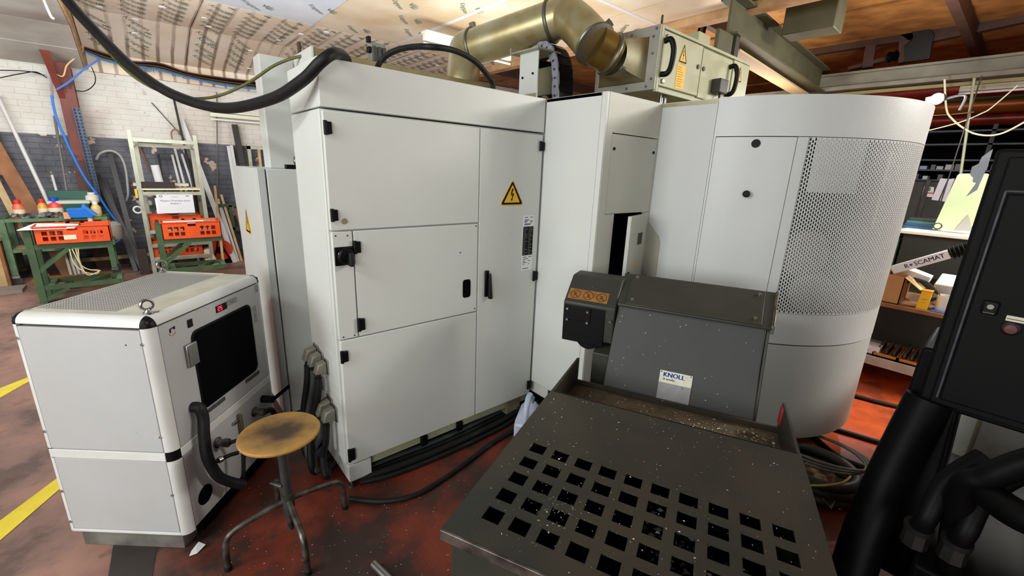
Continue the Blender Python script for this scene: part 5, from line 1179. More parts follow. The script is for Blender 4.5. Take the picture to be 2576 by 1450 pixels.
solo('funnel', MB().lathe((4.95, 0.72, 0.722), [(0.07, 0.0), (0.065, 0.12), (0.02, 0.31), (0.0, 0.33)], 20), mat('purple_plastic', S(140, 112, 200), 0.4), 'purple plastic cone at the left end of the bench', 'funnel')
# lower shelf: trays of small black fittings, white carton
wc_ = thing('white_carton', 'small white carton with blue print on the lower shelf', 'carton', (4.6, 0.58, 0.215))
obj('carton_body', MB().box(4.52, 4.66, 0.52, 0.68, 0.27, 0.335), paper, wc_, 0.002); obj('carton_print', MB().box(4.5185, 4.5195, 0.535, 0.555, 0.285, 0.30), blueink, wc_, smooth=False); obj('carton_print', MB().box(4.5185, 4.5195, 0.59, 0.67, 0.297, 0.303), blueink, wc_, smooth=False)
solo('book_stack', MB().box(4.53, 4.7, 0.53, 0.70, 0.215, 0.269), darkg, 'dark flat case under the small white carton', 'case', bevel=0.003)
for k, (y0, y1, s_) in enumerate(((0.40, 0.56, 'left'), (0.245, 0.395, 'right'))):
    tr = thing('wooden_tray', 'wooden tray of dark glass vials on the shelf, %s of the pair' % s_, 'tray', (4.7, (y0+y1)/2, 0.215), 'trays of vials')
    M = MB(); M.box(4.515, 4.9, y0, y1, 0.262, 0.272); M.box(4.515, 4.525, y0, y1, 0.262, 0.294); M.box(4.89, 4.9, y0, y1, 0.262, 0.294); M.box(4.515, 4.9, y0, y0+0.008, 0.262, 0.294); M.box(4.515, 4.9, y1-0.008, y1, 0.262, 0.294); M.box(4.56, 4.86, y0+0.02, y1-0.02, 0.215, 0.262)
    obj('tray_frame', M, mat('orange_wood', S(200, 130, 60), 0.6), tr)
    for a in range(5):
        for b in range(3):
            x, y = 4.56+a*0.065, y0+0.03+b*(y1-y0-0.06)/2
            obj('vial', MB().lathe((x, y, 0.272), [(0.013, 0), (0.013, 0.05), (0.006, 0.06), (0.006, 0.075), (0.0, 0.076)], 10), mat('dark_glass', S(40, 38, 34), 0.15), tr)
# pale green machine behind
XG = 6.0
gm = thing('green_lathe', 'pale green machine with tilted guard and dark front behind bench', 'machine', (6.5, 0.4, 0.0))
pg = mat('pale_green_paint', S(206, 220, 178), 0.5, c2=S(190, 206, 160), scale=3)
obj('bed_top', MB().box(XG-0.02, 7.0, -0.6, 0.80, 1.17, 1.205), mat('cream_top', S(238, 240, 222), 0.5), gm, 0.006)
obj('bed_front', MB().box(XG, 6.9, -0.6, 0.76, 0.75, 1.17), mat('dark_green_black', S(40, 46, 40), 0.6), gm, 0.004)
obj('bed_base', MB().box(XG+0.1, 6.9, -0.6, 1.0, 0.0, 0.75), greend, gm)
obj('bed_side', MB().box(XG+0.02, 6.8, 0.78, 1.02, 0.0, 1.10), mat('mid_green', S(90, 140, 84), 0.5, c2=S(60, 100, 60), scale=6), gm)
obj('side_cap', MB().box(XG, 6.8, 0.80, 0.92, 1.11, 1.17), trimw, gm, 0.006)
obj('side_pipe', MB().tube([(XG-0.005, 0.88, 1.1), (XG-0.02, 0.86, 1.0), (XG, 0.88, 0.9), (XG-0.02, 0.85, 0.78), (XG, 0.84, 0.7)], 0.02, 10), mat('ochre_hose', S(150, 140, 80), 0.5), gm)
gp = [AX(px, py, XG+0.25) for px, py in ((2345, 577), (2408, 442), (2414, 437), (2484, 437), (2500, 445), (2440, 582))]
obj('splash_guard', MB().prism(gp, (0.03, 0, 0)), pg, gm, 0.004)
gp = [AX(px, py, XG+0.24) for px, py in ((2400, 580), (2436, 540), (2445, 582))]
obj('guard_shadow_plate', MB().prism(gp, (0.008, 0, 0)), mat('grey_plate', S(170, 168, 166), 0.5), gm)
rg = AX(2357, 574, XG+0.1)
solo('ring', MB().torus(rg+(0, 0, 0.02), (1, 0.1, 0.25), 0.03, 0.006, 20, 6), darkg, 'small dark ring standing on the pale green machine bed', 'ring')
st_ = AX(2310, 572, XG+0.4)
for k in range(4):
    solo('book', MB().box(XG+0.35, XG+0.6, st_[1]-0.14, st_[1]+0.12-0.01*k, 1.205+0.028*k, 1.231+0.028*k), mat('binder_%d' % k, (S(40, 90, 110), S(44, 70, 120), S(60, 110, 110), S(50, 52, 50))[k], 0.5), ('teal binder at the bottom of the pile on the pale green machine', 'navy binder second from the bottom of the pile on the green machine', 'grey teal binder third in the pile on the green machine', 'black folder on top of the pile on the green machine')[k], 'binder', 'binders on the green machine', bevel=0.003)
# dark partition with notices, racks behind
pa = thing('partition', 'dark olive partition wall behind the pale green machine', 'partition', (9.0, 0.3, 0.0))
obj('panel', MB().box(9.0, 9.05, -2.5, 2.2, 0.0, 1.72), mat('dark_olive_board', S(70, 72, 66)), pa)
for y in (1.0, -0.4): obj('panel_post', MB().box(8.96, 9.0, y, y+0.05, 0.0, 1.74), darkg, pa)
sg = [AX(px, py, 8.98) for px, py in ((2319, 494), (2325, 469), (2350, 471), (2347, 497))]
ns = solo('notice', MB().prism(sg, (-0.004, 0, 0)), paper, 'small white notice with green picture on dark partition', 'notice', smooth=False)
WLOC[ns.name] = np.array(ns.location)
nq = [AX(px, py, 8.974) for px, py in ((2331, 480), (2333, 471), (2342, 472), (2340, 481))]; obj('notice_picture', MB().prism(nq, (-0.002, 0, 0)), mat('mid_green', S(90, 140, 84)), ns, smooth=False)
nq = [AX(px, py, 8.974) for px, py in ((2321, 486), (2322, 483), (2349, 485), (2348, 488))]; obj('notice_bar', MB().prism(nq, (-0.002, 0, 0)), orange, ns, smooth=False)
for k, poly in enumerate((((2343, 503), (2366, 449), (2384, 450), (2360, 505)), ((2364, 505), (2386, 451), (2402, 449), (2378, 508)))):
    solo('paper_sheet', MB().prism([AX(px, py, 8.2) for px, py in poly], (-0.003, 0, 0)), mat('sheet_grey', S(205, 205, 212), 0.7), ('pale grey sheet hanging before dark partition, left of two', 'pale grey sheet hanging next to the pale green guard, right of two')[k], 'sheet', smooth=False)
for k, (y, w, m_) in enumerate(((1.27, 0.05, 0), (1.18, 0.04, 1), (1.08, 0.06, 0), (0.98, 0.05, 1), (0.9, 0.06, 0), (0.82, 0.04, 1))):
    pass
rk = thing('storage_rack', 'dark steel storage rack with bright small boxes far behind the partition', 'rack', (10.3, 0.4, 0.0))
for z in (1.55, 1.74, 1.90, 2.06, 2.3, 2.5): obj('rack_shelf', MB().box(10.0, 10.6, -3.0, 2.6, z, z+0.025), mat('rack_blue_grey', S(96, 100, 112), 0.5, c2=S(60, 62, 72), scale=5), rk)
for y in (-2.9, -1.2, 0.55, 2.5): obj('rack_upright', MB().box(10.0, 10.05, y, y+0.05, 0, 2.6), darkg, rk)
obj('rack_back', MB().box(10.6, 10.62, -3.0, 2.6, 0, 2.6), void, rk)
rnd = random.Random(3)
for z in (1.575, 1.765, 1.925):
    y = 1.5
    while y > -0.2:
        w = rnd.uniform(0.04, 0.11); h = rnd.uniform(0.04, 0.10); c_ = rnd.choice([S(220, 224, 240), S(170, 180, 220), S(90, 90, 96), S(40, 42, 50), S(200, 200, 200)])
        n_ = 'rack_box_%d' % int(c_[2]*100)
        if rnd.random() < 0.75: solo('storage_box', MB().box(10.02, 10.3, y-w, y, z, z+h), mat(n_, c_, 0.4), 'tiny box on the %s shelf of the dark rack beyond the partition' % {1.575: 'lowest', 1.765: 'middle', 1.925: 'upper'}[z], 'box', 'boxes on the far rack')
        y -= w+rnd.uniform(0.01, 0.06)
# ------------------------------------------------------------------ steelwork, pipes and lamps under the right-hand roof
def beamI(name, label, a, b, w, h, m=beamm, t=0.02):
    th = thing(name, label, 'beam', (np.array(a)+np.array(b))/2)
    a = np.array(a, float); b = np.array(b, float); up = np.array([0, 0, 1.0])
    obj('web', MB().bar(a, b, t, h, up), m, th)
    obj('flange', MB().bar(a+up*h/2, b+up*h/2, w, t, up), m, th); obj('flange', MB().bar(a-up*h/2, b-up*h/2, w, t, up), m, th); return th
zb = 3.10
A0 = AZ(1835, 40, zb); A1 = AZ(2062, 205, zb)
ib = beamI('steel_beam', 'olive steel beam running from the filter unit away to the grey cross beam', A0, A1, 0.20, 0.30)
obj('strip_cladding', MB().bar(A0+(0.4, 0.13, -0.2), A1+(-0.2, 0.13, -0.2), 0.18, 0.02), mat('tan_strip', S(200, 176, 136), 0.6), ib)
q = A0+(0.12, -0.02, 0)
po_ = thing('hanging_post', 'dark steel post under the near end of the olive beam', 'post', (q[0], q[1], 2.55))
obj('post', MB().box(q[0]-0.04, q[0]+0.04, q[1]-0.04, q[1]+0.04, 2.55, 2.95), mat('dark_olive_steel', S(60, 58, 44), 0.6), po_)
obj('post_plate', MB().box(q[0]-0.34, q[0]-0.05, q[1]-0.02, q[1]+0.02, 2.55, 2.95), beamm, po_, 0.01)
# cross box beam
C0 = AZ(1985, 52, 3.25); C1 = AZ(2118, 26, 3.25)
cbm = thing('box_girder', 'olive box girder stub crossing above the long steel beam', 'beam', (C0+C1)/2)
obj('girder_body', MB().bar(C0, C1, 0.3, 0.34), beamm, cbm, 0.01); obj('girder_cap', MB().bar(C0+(0, 0, 0.18), C1+(0, 0, 0.18), 0.34, 0.02), mat('grey_cap', S(130, 134, 116), 0.6), cbm)
# long grey beam running across
XL = A1[0]+0.1
g0_ = AX(2058, 205, XL); g1_ = AX(2700, 120, XL)
zt, zb_ = AX(2300, 170, XL)[2], AX(2300, 203, XL)[2]
gb = thing('crane_runway', 'long pale grey runway beam crossing behind the rounded housing', 'beam', (XL, 0.5, zb_))
obj('web', MB().box(XL, XL+0.04, -4.5, g0_[1]+0.1, zb_, zt), greyb, gb); obj('flange', MB().box(XL-0.12, XL+0.15, -4.5, g0_[1]+0.1, zb_-0.05, zb_), greyb, gb); obj('flange', MB().box(XL-0.06, XL+0.1, -4.5, g0_[1]+0.1, zt, zt+0.03), greyb, gb)
obj('rail', MB().box(XL-0.05, XL, -4.5, g0_[1], zb_-0.12, zb_-0.08), mat('olive_rail', S(140, 130, 80), 0.5), gb)
obj('end_plate', MB().box(XL-0.1, XL+0.12, g0_[1]+0.1, g0_[1]+1.3, zb_-0.25, zb_+0.02), greyb, gb)
# truss above it
XT = XL+0.25
tr_ = thing('roof_truss', 'dark brown roof truss with a black gusset above the grey runway beam', 'truss', (XT, 0.6, zt))
def tb_(pa, pb, w, m_=plankd, nm='truss_member'): obj(nm, MB().bar(AX(*pa, XT), AX(*pb, XT), 0.12, w, (0, 0, 1)), m_, tr_)
tb_((2010, 128), (2320, 78), 0.20); tb_((2320, 86), (2640, 15), 0.26); tb_((2205, 0), (2320, 78), 0.30); tb_((2192, 115), (2183, 172), 0.14); tb_((2277, 98), (2275, 158), 0.10); tb_((2135, 175), (2235, 148), 0.05)
gs = [AX(px, py, XT-0.05) for px, py in ((2292, 60), (2330, 62), (2352, 90), (2346, 110), (2340, 150), (2280, 158), (2278, 120), (2300, 100))]
obj('gusset', MB().prism(gs, (-0.06, 0, 0)), mat('blackish_steel', S(22, 20, 18), 0.6), tr_)
M = MB(); hb = AX(2246, 142, XT-0.2)
solo('pulley_block', MB().lathe(hb, [(0.02, -0.05), (0.07, -0.04), (0.05, 0), (0.07, 0.04), (0.02, 0.05)], 14, (0.3, 1, 0)), void, 'small dark pulley block sitting on the grey runway beam', 'pulley')
# horizontal red and orange pipes
def hpipe(py_l, px_l, slope, X, r, m, label):
    a = AX(px_l, py_l, X); solo('pipe', MB().cyl((X, a[1]+1.6, a[2]), (X, -5, a[2]), r, n=18), m, label, 'pipe')
redp = mat('red_pipe', S(190, 66, 50), 0.35, 0.2, c2=S(150, 46, 36), scale=5); orp = mat('orange_pipe', S(216, 112, 40), 0.35, 0.2)
hpipe(224, 2400, 0, 11.0, 0.16, redp, 'highest red pipe running across beneath the grey runway beam')
hpipe(264, 2480, 0, 11.4, 0.14, orp, 'orange pipe running across just below the fluorescent batten')
hpipe(299, 2480, 0, 11.8, 0.12, redp, 'lowest dark red pipe behind the hanging white cable')
olp = mat('olive_pipe', S(96, 96, 54), 0.5)
hpipe(243, 2500, 0, 11.2, 0.06, olp, 'thin olive pipe between the red and orange pipes')
# fluorescent battens
def batten(name, label, a, b, w=0.07, h=0.09):
    th = thing(name, label, 'light fitting', (np.array(a)+np.array(b))/2)
    a = np.array(a, float); b = np.array(b, float); up = np.array([0, 0, 1.0])
    obj('reflector', MB().bar(a+up*0.05, b+up*0.05, w*2.2, 0.03), mat('batten_white', S(226, 226, 206), 0.5), th, 0.006)
    obj('batten_body', MB().bar(a, b, w, h), mat('batten_white', S(226, 226, 206), 0.5), th, 0.006)
    obj('tube', MB().cyl(a+(0, 0, -0.07), b+(0, 0, -0.07), 0.014, n=10), mat('tube_white', S(240, 240, 232), 0.4), th); return th
b0 = AX(2415, 222, 8.5)
batten('fluorescent_batten', 'unlit fluorescent batten hanging at right below the grey runway beam', b0, b0+np.array([0.0, -1.5, 0.0]), 0.09, 0.10)
b1 = AZ(1066, 92, 3.1); batten('fluorescent_batten', 'unlit fluorescent batten under the ceiling left of the exhaust duct', b1, b1+np.array([1.3, 0, 0]), 0.06, 0.07)
w0 = AY(528, 288, 8.8); batten('fluorescent_batten', 'white fluorescent batten on the brick wall behind the tall box', w0, w0+np.array([1.25, 0, 0]), 0.07, 0.06)
# lit spotlight at the rim of the round housing
sl_ = AX(2357, 249, 6.5)
sp = thing('spotlight', 'lit white spotlight glowing beside the top of the rounded housing', 'lamp', sl_)
sd_ = nrm(np.array([-1, 0.15, -0.2]))
obj('lamp_housing', MB().lathe(sl_, [(0.03, -0.12), (0.055, -0.06), (0.06, 0.0), (0.055, 0.002)], 20, sd_), darkg, sp)
obj('lamp_lens', MB().lathe(sl_, [(0.052, 0.0), (0.05, 0.012), (0.0, 0.02)], 20, sd_), mat('lamp_glow', S(255, 255, 255), 0.3, emit=S(240, 240, 255), estr=25), sp)
obj('lamp_tube', MB().cyl(sl_+(-0.02, 0.08, -0.012), sl_+(-0.02, -0.05, 0.012), 0.03, n=14), mat('lamp_glow', S(255, 255, 255)), sp)
pl_ = bpy.data.lights.new('spot_glow', 'POINT'); pl_.energy = 80; pl_.shadow_soft_size = 0.08; pl_.color = (0.95, 0.95, 1.0)
po2 = bpy.data.objects.new('spot_glow', pl_); COL.objects.link(po2); po2.location = sl_+sd_*0.45
obj('lamp_bracket', MB().tube([sl_+(0.05, -0.05, 0), sl_+(0.05, -0.2, 0.02), sl_+(0.05, -0.19, -0.12)], 0.014, 8), darkg, sp)
# hanging cables and rod
def scable(pts, X, r, m, label): return solo('cable', MB().tube([AX(px, py, X) for px, py in pts], r, 8, 8), m, label, 'cable')
wc = mat('white_cable', S(226, 226, 190), 0.5)
scable([(2376, 200), (2381, 275), (2396, 300), (2420, 320), (2450, 336), (2490, 341), (2530, 332), (2590, 300)], 7.6, 0.010, wc, 'white cable sagging in a curve over the dark console')
scable([(2300, 335), (2350, 325), (2420, 306), (2470, 285), (2494, 271), (2560, 215)], 7.6, 0.007, wc, 'straight pale cable rising to the right behind the sagging white one')
scable([(2300, 292), (2380, 289), (2450, 282)], 7.8, 0.006, mat('tan_cord', S(150, 120, 80), 0.6), 'thin tan cord just below the orange pipe')
t0 = AX(2452, 190, 8.0); t1 = AX(2417, 436, 8.0)
solo('drop_rod', MB().cyl(t1, t0, 0.015, n=10), mat('pale_rod', S(190, 196, 160), 0.5), 'pale vertical drop rod above the green machine guard', 'rod')
t0 = AX(2470, 190, 7.4); t1 = AX(2350, 560, 7.4)
solo('chain', MB().cyl(t1, t0, 0.007, n=6), mat('dark_chain', S(50, 48, 44), 0.5), 'thin dark chain hanging in front of the pale grey sheets', 'chain')
# conduit bundle by the olive beam
M0 = AZ(1790, 5, 3.2)
for k in range(3):
    o = np.array([0.03*k, 0.02*k, 0]); a_ = AD(1788-6*k, 2, 5.0)+o; b_ = AD(1770-7*k, 85, 4.9)+o
    solo('conduit', MB().tube([a_+(0, 0, 0.4), a_, (a_+b_)/2+(0.01*k, 0, 0), b_, b_+(-0.1, 0, -0.25)], 0.016, 8, 5), black if k != 1 else mat('silver_conduit', S(170, 172, 178), 0.3, 0.7), ('black conduit dropping from the roof behind the filter unit, nearest the beam', 'silvery conduit in the middle of the drop behind the filter unit', 'black conduit dropping behind the filter unit, nearest the duct')[k], 'conduit', 'conduits behind the filter unit')
# ------------------------------------------------------------------ the bay by the brick wall: column, trolleys, rack, leaning stock
ca, cb2 = AY(100, 112, 8.72), AY(242, 478, 8.72)
co = thing('steel_column', 'red oxide steel column tilting against the painted brick wall', 'column', (-0.56, 8.78, 0.0))
x0c, x1c = -0.60, -0.40
M = MB(); M.box(-0.645, -0.475, 8.70, 8.715, 0.0, 2.80); obj('flange', M, rust, co, 0.003)
M = MB(); M.box(-0.565, -0.555, 8.715, 8.86, 0.0, 2.80); obj('web', M, rust, co)
obj('flange', MB().box(-0.645, -0.475, 8.86, 8.875, 0.0, 2.76), rust, co, 0.003)
obj('boot', MB().box(-0.655, -0.465, 8.69, 8.70, 0.0, 1.55), mat('dark_red_lower', S(88, 46, 42), 0.6, c2=S(70, 40, 38), scale=6), co)
obj('haunch', MB().hexa([(-0.645, 8.69, 2.35), (-0.59, 8.69, 2.35), (-0.59, 8.70, 2.35), (-0.645, 8.70, 2.35), (-0.71, 8.40, 2.88), (-0.62, 8.40, 2.88), (-0.62, 8.42, 2.88), (-0.71, 8.42, 2.88)]), rust, co)
Y = 8.68
def run(name, pts, r, m, label, cat='cable', y=Y, n=6, sub=6, group=None): return solo(name, MB().tube([AY(px, py, y) for px, py in pts], r, n, sub), m, label, cat, group)
run('air_hose', [(130, 240), (140, 290), (160, 340), (185, 395), (215, 450), (245, 490), (262, 515), (283, 545), (303, 570), (307, 590), (296, 608), (278, 610)], 0.014, blue, 'bright blue air hose hanging down the red column to the trolley', 'hose', 8.45, 8)
run('rope', [(142, 226), (175, 205), (215, 172), (268, 138)], 0.013, mat('blue_rope', S(84, 124, 206), 0.7), 'blue rope stretched from the column up to the ceiling corner', 'rope', 8.6)
run('conduit', [(100, 113), (118, 150), (128, 180), (132, 240), (134, 245)], 0.014, mat('grey_conduit', S(150, 140, 140), 0.5), 'grey conduit running down the left edge of the red column', 'conduit', 8.62)
run('cable', [(134, 182), (158, 192), (168, 165), (190, 145), (208, 128), (206, 115)], 0.009, mat('ochre_cable', S(226, 190, 130), 0.6), 'yellowish cable looping from the column to the ceiling corner', y=8.6)
run('cable', [(0, 177), (50, 178), (85, 182), (112, 190)], 0.006, black, 'thin black cable strung left from the column, upper of two', y=8.75)
run('cable', [(0, 196), (50, 186), (90, 181), (118, 196)], 0.006, black, 'thin black cable strung left from the column, lower of two', y=8.76)
run('cable', [(170, 223), (210, 230), (235, 215), (240, 195), (230, 168)], 0.006, black, 'thin black wire hooked in a loop right of the red column', y=8.75)
G = 'cables along the eave'
for k, (m_, dy) in enumerate(((black, 0), (black, 5), (mat('brown_sheath', S(96, 60, 44), 0.6), 3), (blue, 12), (black, -3), (mat('yellow_green_sheath', S(108, 106, 40)), 8), (mat('brown_sheath', S(96, 60, 44)), -6))):
    run('cable', [(212, 122+dy*0.5), (262, 140+dy), (330, 158+dy*0.6), (400, 165+dy), (470, 186+dy*0.7), (560, 202+dy), (660, 214+dy)], 0.011, m_, ('black cable in the eave bundle, at its centre', 'second black cable in the eave bundle, just below the centre', 'brown cable in the eave bundle, next to the centre one', 'bright blue cable, lowest of the eave bundle', 'black cable, upper of the eave bundle', 'yellow green cable in the lower part of the eave bundle', 'brown cable, topmost of the eave bundle')[k], y=8.5, group=G)
# perforated blue strut beside the column
M = MB(); a, b = AY(192, 272, 8.6), AY(252, 520, 8.6)
su = thing('perforated_strut', 'blue perforated steel strut leaning beside the red column', 'strut', b)
obj('strut_web', MB().bar(a, b, 0.07, 0.01, (0, 1, 0)), bluec, su)
for s_ in (-0.035, 0.035): obj('strut_flange', MB().bar(a+(s_, -0.02, 0), b+(s_, -0.02, 0), 0.008, 0.045, (0, 1, 0)), bluec, su)
M = MB()
for k in range(30):
    c = a+(b-a)*(k+0.5)/30
    for s_ in (-0.018, 0.018): M.cyl(c+(s_, -0.0062, 0), c+(s_, -0.005, 0), 0.011, n=6)
obj('strut_holes', M, mat('hole_dark', S(40, 48, 60), 0.8), su, stuff=True)
# bars, tubes and boards leaning against the wall
def lean(name, a, b, w, h, m, label, y0=8.62, y1=8.84, group=None, cat='bar', rnd_=False, foot=True):
    """a = upper end in the picture (near the wall), b = lower end"""
    A, B = AY(*a, y1), AY(*b, y0)
    if B[2] < 0 or (foot and B[2] > 0): B = A+(B-A)*(A[2]/(A[2]-B[2]))
    mb = MB().cyl(B, A, w/2, n=10) if rnd_ else MB().bar(B, A, w, h, (0, 1, 0))
    return solo(name, mb, m, label, cat, group)
gtube = mat('grey_white_tube', S(214, 212, 206), 0.4); brw = mat('brown_board', S(160, 104, 60), 0.65, c2=S(120, 76, 44), scale=6); dkb = mat('black_bar', S(40, 36, 36), 0.5); wbar = mat('white_profile', S(212, 212, 212), 0.4)
lean('plank', (-60, 290), (66, 505), 0.15, 0.03, brw, 'broad brown plank leaning at the far left of the brick wall', cat='plank')
lean('plank', (-40, 395), (45, 560), 0.07, 0.03, wood, 'pale wooden batten leaning in front of the brown plank', 8.55, cat='plank')
lean('steel_tube', (-8, 238), (126, 520), 0.045, 0, gtube, 'long grey white tube leaning left of the red column', 8.6, rnd_=True, cat='tube')
lean('steel_tube', (131, 441), (156, 530), 0.032, 0, gtube, 'short white tube leaning right of the long grey tube', 8.6, rnd_=True, cat='tube')
for k in range(4): lean('flat_bar', (123+7*k, 497+2*(k % 2)), (140+8*k, 556), 0.025, 0.01, mat('dull_bar', S(150, 146, 136), 0.45, 0.4), ('leftmost short grey bar', 'second short grey bar from the left', 'third short grey bar from the left', 'rightmost short grey bar')[k]+' in the row standing behind the rear green trolley', 8.58, group='short bars behind the rear trolley')
lean('steel_rod', (137, 292), (166, 470), 0.03, 0, mat('grey_rod', S(110, 104, 104), 0.5), 'dark grey rod upright just left of the red column', rnd_=True, cat='rod')
lean('black_profile', (243, 440), (352, 662), 0.07, 0.05, dkb, 'long black profile leaning lowest to the right of the column', 8.3)
lean('black_profile', (276, 385), (338, 625), 0.06, 0.04, dkb, 'black profile leaning under the grey hose arc', 8.45)
lean('black_profile', (262, 450), (300, 560), 0.05, 0.04, dkb, 'short black profile between the two long ones', 8.55)
run('hose', [(242, 402), (250, 388), (268, 380), (288, 382), (305, 396), (316, 425), (321, 465), (322, 490), (317, 506)], 0.016, mat('grey_hose', S(166, 164, 162), 0.5), 'grey hose bent into an arc on the dark brick wall', 'hose', 8.76, 8)
lean('steel_rod', (381, 258), (466, 352), 0.012, 0, dkb, 'thin dark rod slanting across the white wall above the rack', 8.87, 8.89, rnd_=True, foot=False, cat='rod')
lean('steel_rod', (437, 248), (462, 360), 0.03, 0, dkb, 'dark rod steep on the white wall above the rack', 8.7, rnd_=True, cat='rod')
run('rope', [(433, 350), (431, 334), (438, 326), (448, 330), (450, 338)], 0.012, mat('hemp', S(150, 116, 84), 0.8), 'short hemp rope hook on the white wall above the rack', 'rope', 8.8)
lean('aluminium_profile', (455, 300), (580, 630), 0.07, 0.03, wbar, 'long silvery profile slanting behind the rack to the floor', 8.3, 8.85)
lean('black_profile', (470, 400), (520, 560), 0.07, 0.04, dkb, 'dark bar slanting behind the right post of the rack', 8.5)
lean('steel_rod', (545, 232), (548, 560), 0.018, 0, mat('grey_rod', S(110, 104, 104)), 'thin dark vertical rod between rack and tall box', 8.86, 8.86, rnd_=True, cat='rod')
lean('black_profile', (590, 314), (616, 450), 0.085, 0.05, dkb, 'broad black bar standing left of the tall white box', 8.7)
lean('white_board', (574, 368), (612, 600), 0.045, 0.02, wbar, 'white board leaning left of the broad black bar', 8.4, cat='board')
lean('white_board', (582, 366), (620, 600), 0.04, 0.02, wbar, 'second white board leaning close to the rear cabinet', 8.38, 8.82, cat='board')
for k, (a, b, m_, lb) in enumerate((((548, 500), (580, 625), wbar, 'white strip leaning leftmost of the bundle beside the cable reel'), ((556, 520), (589, 624), wbar, 'white strip second in the bundle beside the cable reel'), ((556, 490), (597, 622), wood, 'wooden strip third in the bundle beside the cable reel'), ((540, 468), (548, 540), wood, 'short wooden lath above the strip bundle'), ((590, 520), (617, 610), brw, 'thin brown lath rightmost beside the rear cabinet'))): lean('lath', a, b, 0.035, 0.015, m_, lb, 8.4, 8.7, cat='strip')
for k, (a, b, lb) in enumerate((((433, 390), (450, 458), 'short white bar seen through the rack, left of three'), ((438, 368), (462, 458), 'tall white bar seen through the rack, middle of three'), ((457, 388), (480, 458), 'thin white bar seen through the rack, right of three'))): lean('white_bar', a, b, 0.03, 0.015, wbar, lb, 8.7)
lean('wooden_rod', (350, 366), (376, 430), 0.02, 0, brw, 'thin brown rod slanting inside the top of the rack', 8.87, 8.89, rnd_=True, foot=False, cat='rod')
lean('steel_rod', (398, 388), (412, 470), 0.025, 0, dkb, 'dark rod standing behind the rack shelf', 8.75, rnd_=True, cat='rod')
# cream frame far right, green bench behind rack
fr = thing('cream_frame', 'cream metal frame seen above the rear cabinet by the wall', 'frame', (1.35, 8.7, 0.0))
a, b = AY(620, 362, 8.7), AY(634, 430, 8.7); obj('frame_post', MB().box(a[0], a[0]+0.05, 8.68, 8.72, 0.0, a[2]), alum, fr); c_ = AY(650, 372, 8.7)
obj('frame_bar', MB().box(a[0], a[0]+0.6, 8.68, 8.72, c_[2]-0.03, c_[2]+0.02), alum, fr); obj('frame_post', MB().box(c_[0]-0.02, c_[0]+0.02, 8.68, 8.71, 0, c_[2]-0.03), wood, fr)
gb_ = thing('green_bench', 'dark green bench frame behind the rack along the wall', 'bench', (0.6, 8.7, 0.0))
za = AY(560, 517, 8.65)[2]; zc = AY(600, 575, 8.65)[2]
for z in (za, zc, 0.12): obj('bench_rail', MB().box(-0.1, 1.35, 8.62, 8.66, z-0.025, z+0.025), greend, gb_)
for x in (0.0, 1.1): obj('bench_leg', MB().box(x, x+0.05, 8.62, 8.66, 0.0, za), greend, gb_)

# orange crate with real slots
def crate(label, x0, x1, y0, y1, z0, z1, group='orange plastic crates'):
    t = thing('plastic_crate', label, 'crate', ((x0+x1)/2, (y0+y1)/2, z0), group)
    w = 0.008; ins = 0.02
    obj('crate_floor', MB().box(x0+ins, x1-ins, y0+ins, y1-ins, z0, z0+0.008), orange, t)
    M = MB(); W_ = x1-x0; H = z1-z0
    def side(fn, L):
        cols = [0, 0.10, 0.17, 0.20, 0.27, 0.30, 0.37, 0.63, 0.70, 0.73, 0.80, 0.83, 0.90, 1.0]
        rows = [0, 0.16, 0.40, 0.48, 0.72, 1.0]
        for i in range(len(cols)-1):
            for j in range(len(rows)-1):
                hole = (j in (1, 3)) and (i in (1, 3, 5, 7, 9, 11))
                hand = j == 3 and i == 6
                if hole: continue
                u0_, u1_, v0_, v1_ = cols[i]*L, cols[i+1]*L, z0+rows[j]*H, z0+rows[j+1]*H
                if i == 6 and j == 4: fn(M, u0_, u0_+0.06*L, v0_, v1_); fn(M, u1_-0.06*L, u1_, v0_, v1_); fn(M, u0_, u1_, v1_-0.25*(v1_-v0_), v1_); continue
                fn(M, u0_, u1_, v0_, v1_)
    side(lambda M, a, b, c, d: M.box(x0+a, x0+b, y0, y0+w, c, d), W_); side(lambda M, a, b, c, d: M.box(x0+a, x0+b, y1-w, y1, c, d), W_)
    side(lambda M, a, b, c, d: M.box(x0, x0+w, y0+a, y0+b, c, d), y1-y0); side(lambda M, a, b, c, d: M.box(x1-w, x1, y0+a, y0+b, c, d), y1-y0)
    obj('crate_walls', M, orange, t, smooth=False)
    M = MB()
    for q in ((x0-0.01, x1+0.01, y0-0.01, y0+0.006), (x0-0.01, x1+0.01, y1-0.006, y1+0.01), (x0-0.01, x0+0.006, y0, y1), (x1-0.006, x1+0.01, y0, y1)): M.box(*q, z1-0.012, z1)
    obj('crate_rim', M, orange, t, 0.003)
    return t
crate('orange crate with white paper on the front left green trolley', -0.945, -0.335, 6.84, 7.22, 0.672, 0.862)
solo('paper_sheet', MB().hexa([(-1.05, 6.80, 0.835), (-0.62, 6.84, 0.83), (-0.60, 7.16, 0.84), (-0.96, 7.16, 0.86), (-1.05, 6.80, 0.84), (-0.62, 6.84, 0.835), (-0.60, 7.16, 0.845), (-0.96, 7.16, 0.865)]), paper, 'white paper sheets lying in the left orange crate', 'paper')
obj_lbl = solo('crate_label', MB().box(-0.72, -0.62, 6.834, 6.839, 0.71, 0.76), mat('cream_label', S(226, 210, 180), 0.7), 'torn cream label on the front of the left orange crate', 'label', smooth=False)
crate('orange crate filled with white paper on the right green trolley', 0.14, 0.765, 6.95, 7.32, 0.632, 0.845)
solo('paper_sheet', MB().box(0.17, 0.60, 7.0, 7.28, 0.815, 0.825), paper, 'white paper sheets lying in the right trolley crate', 'paper')
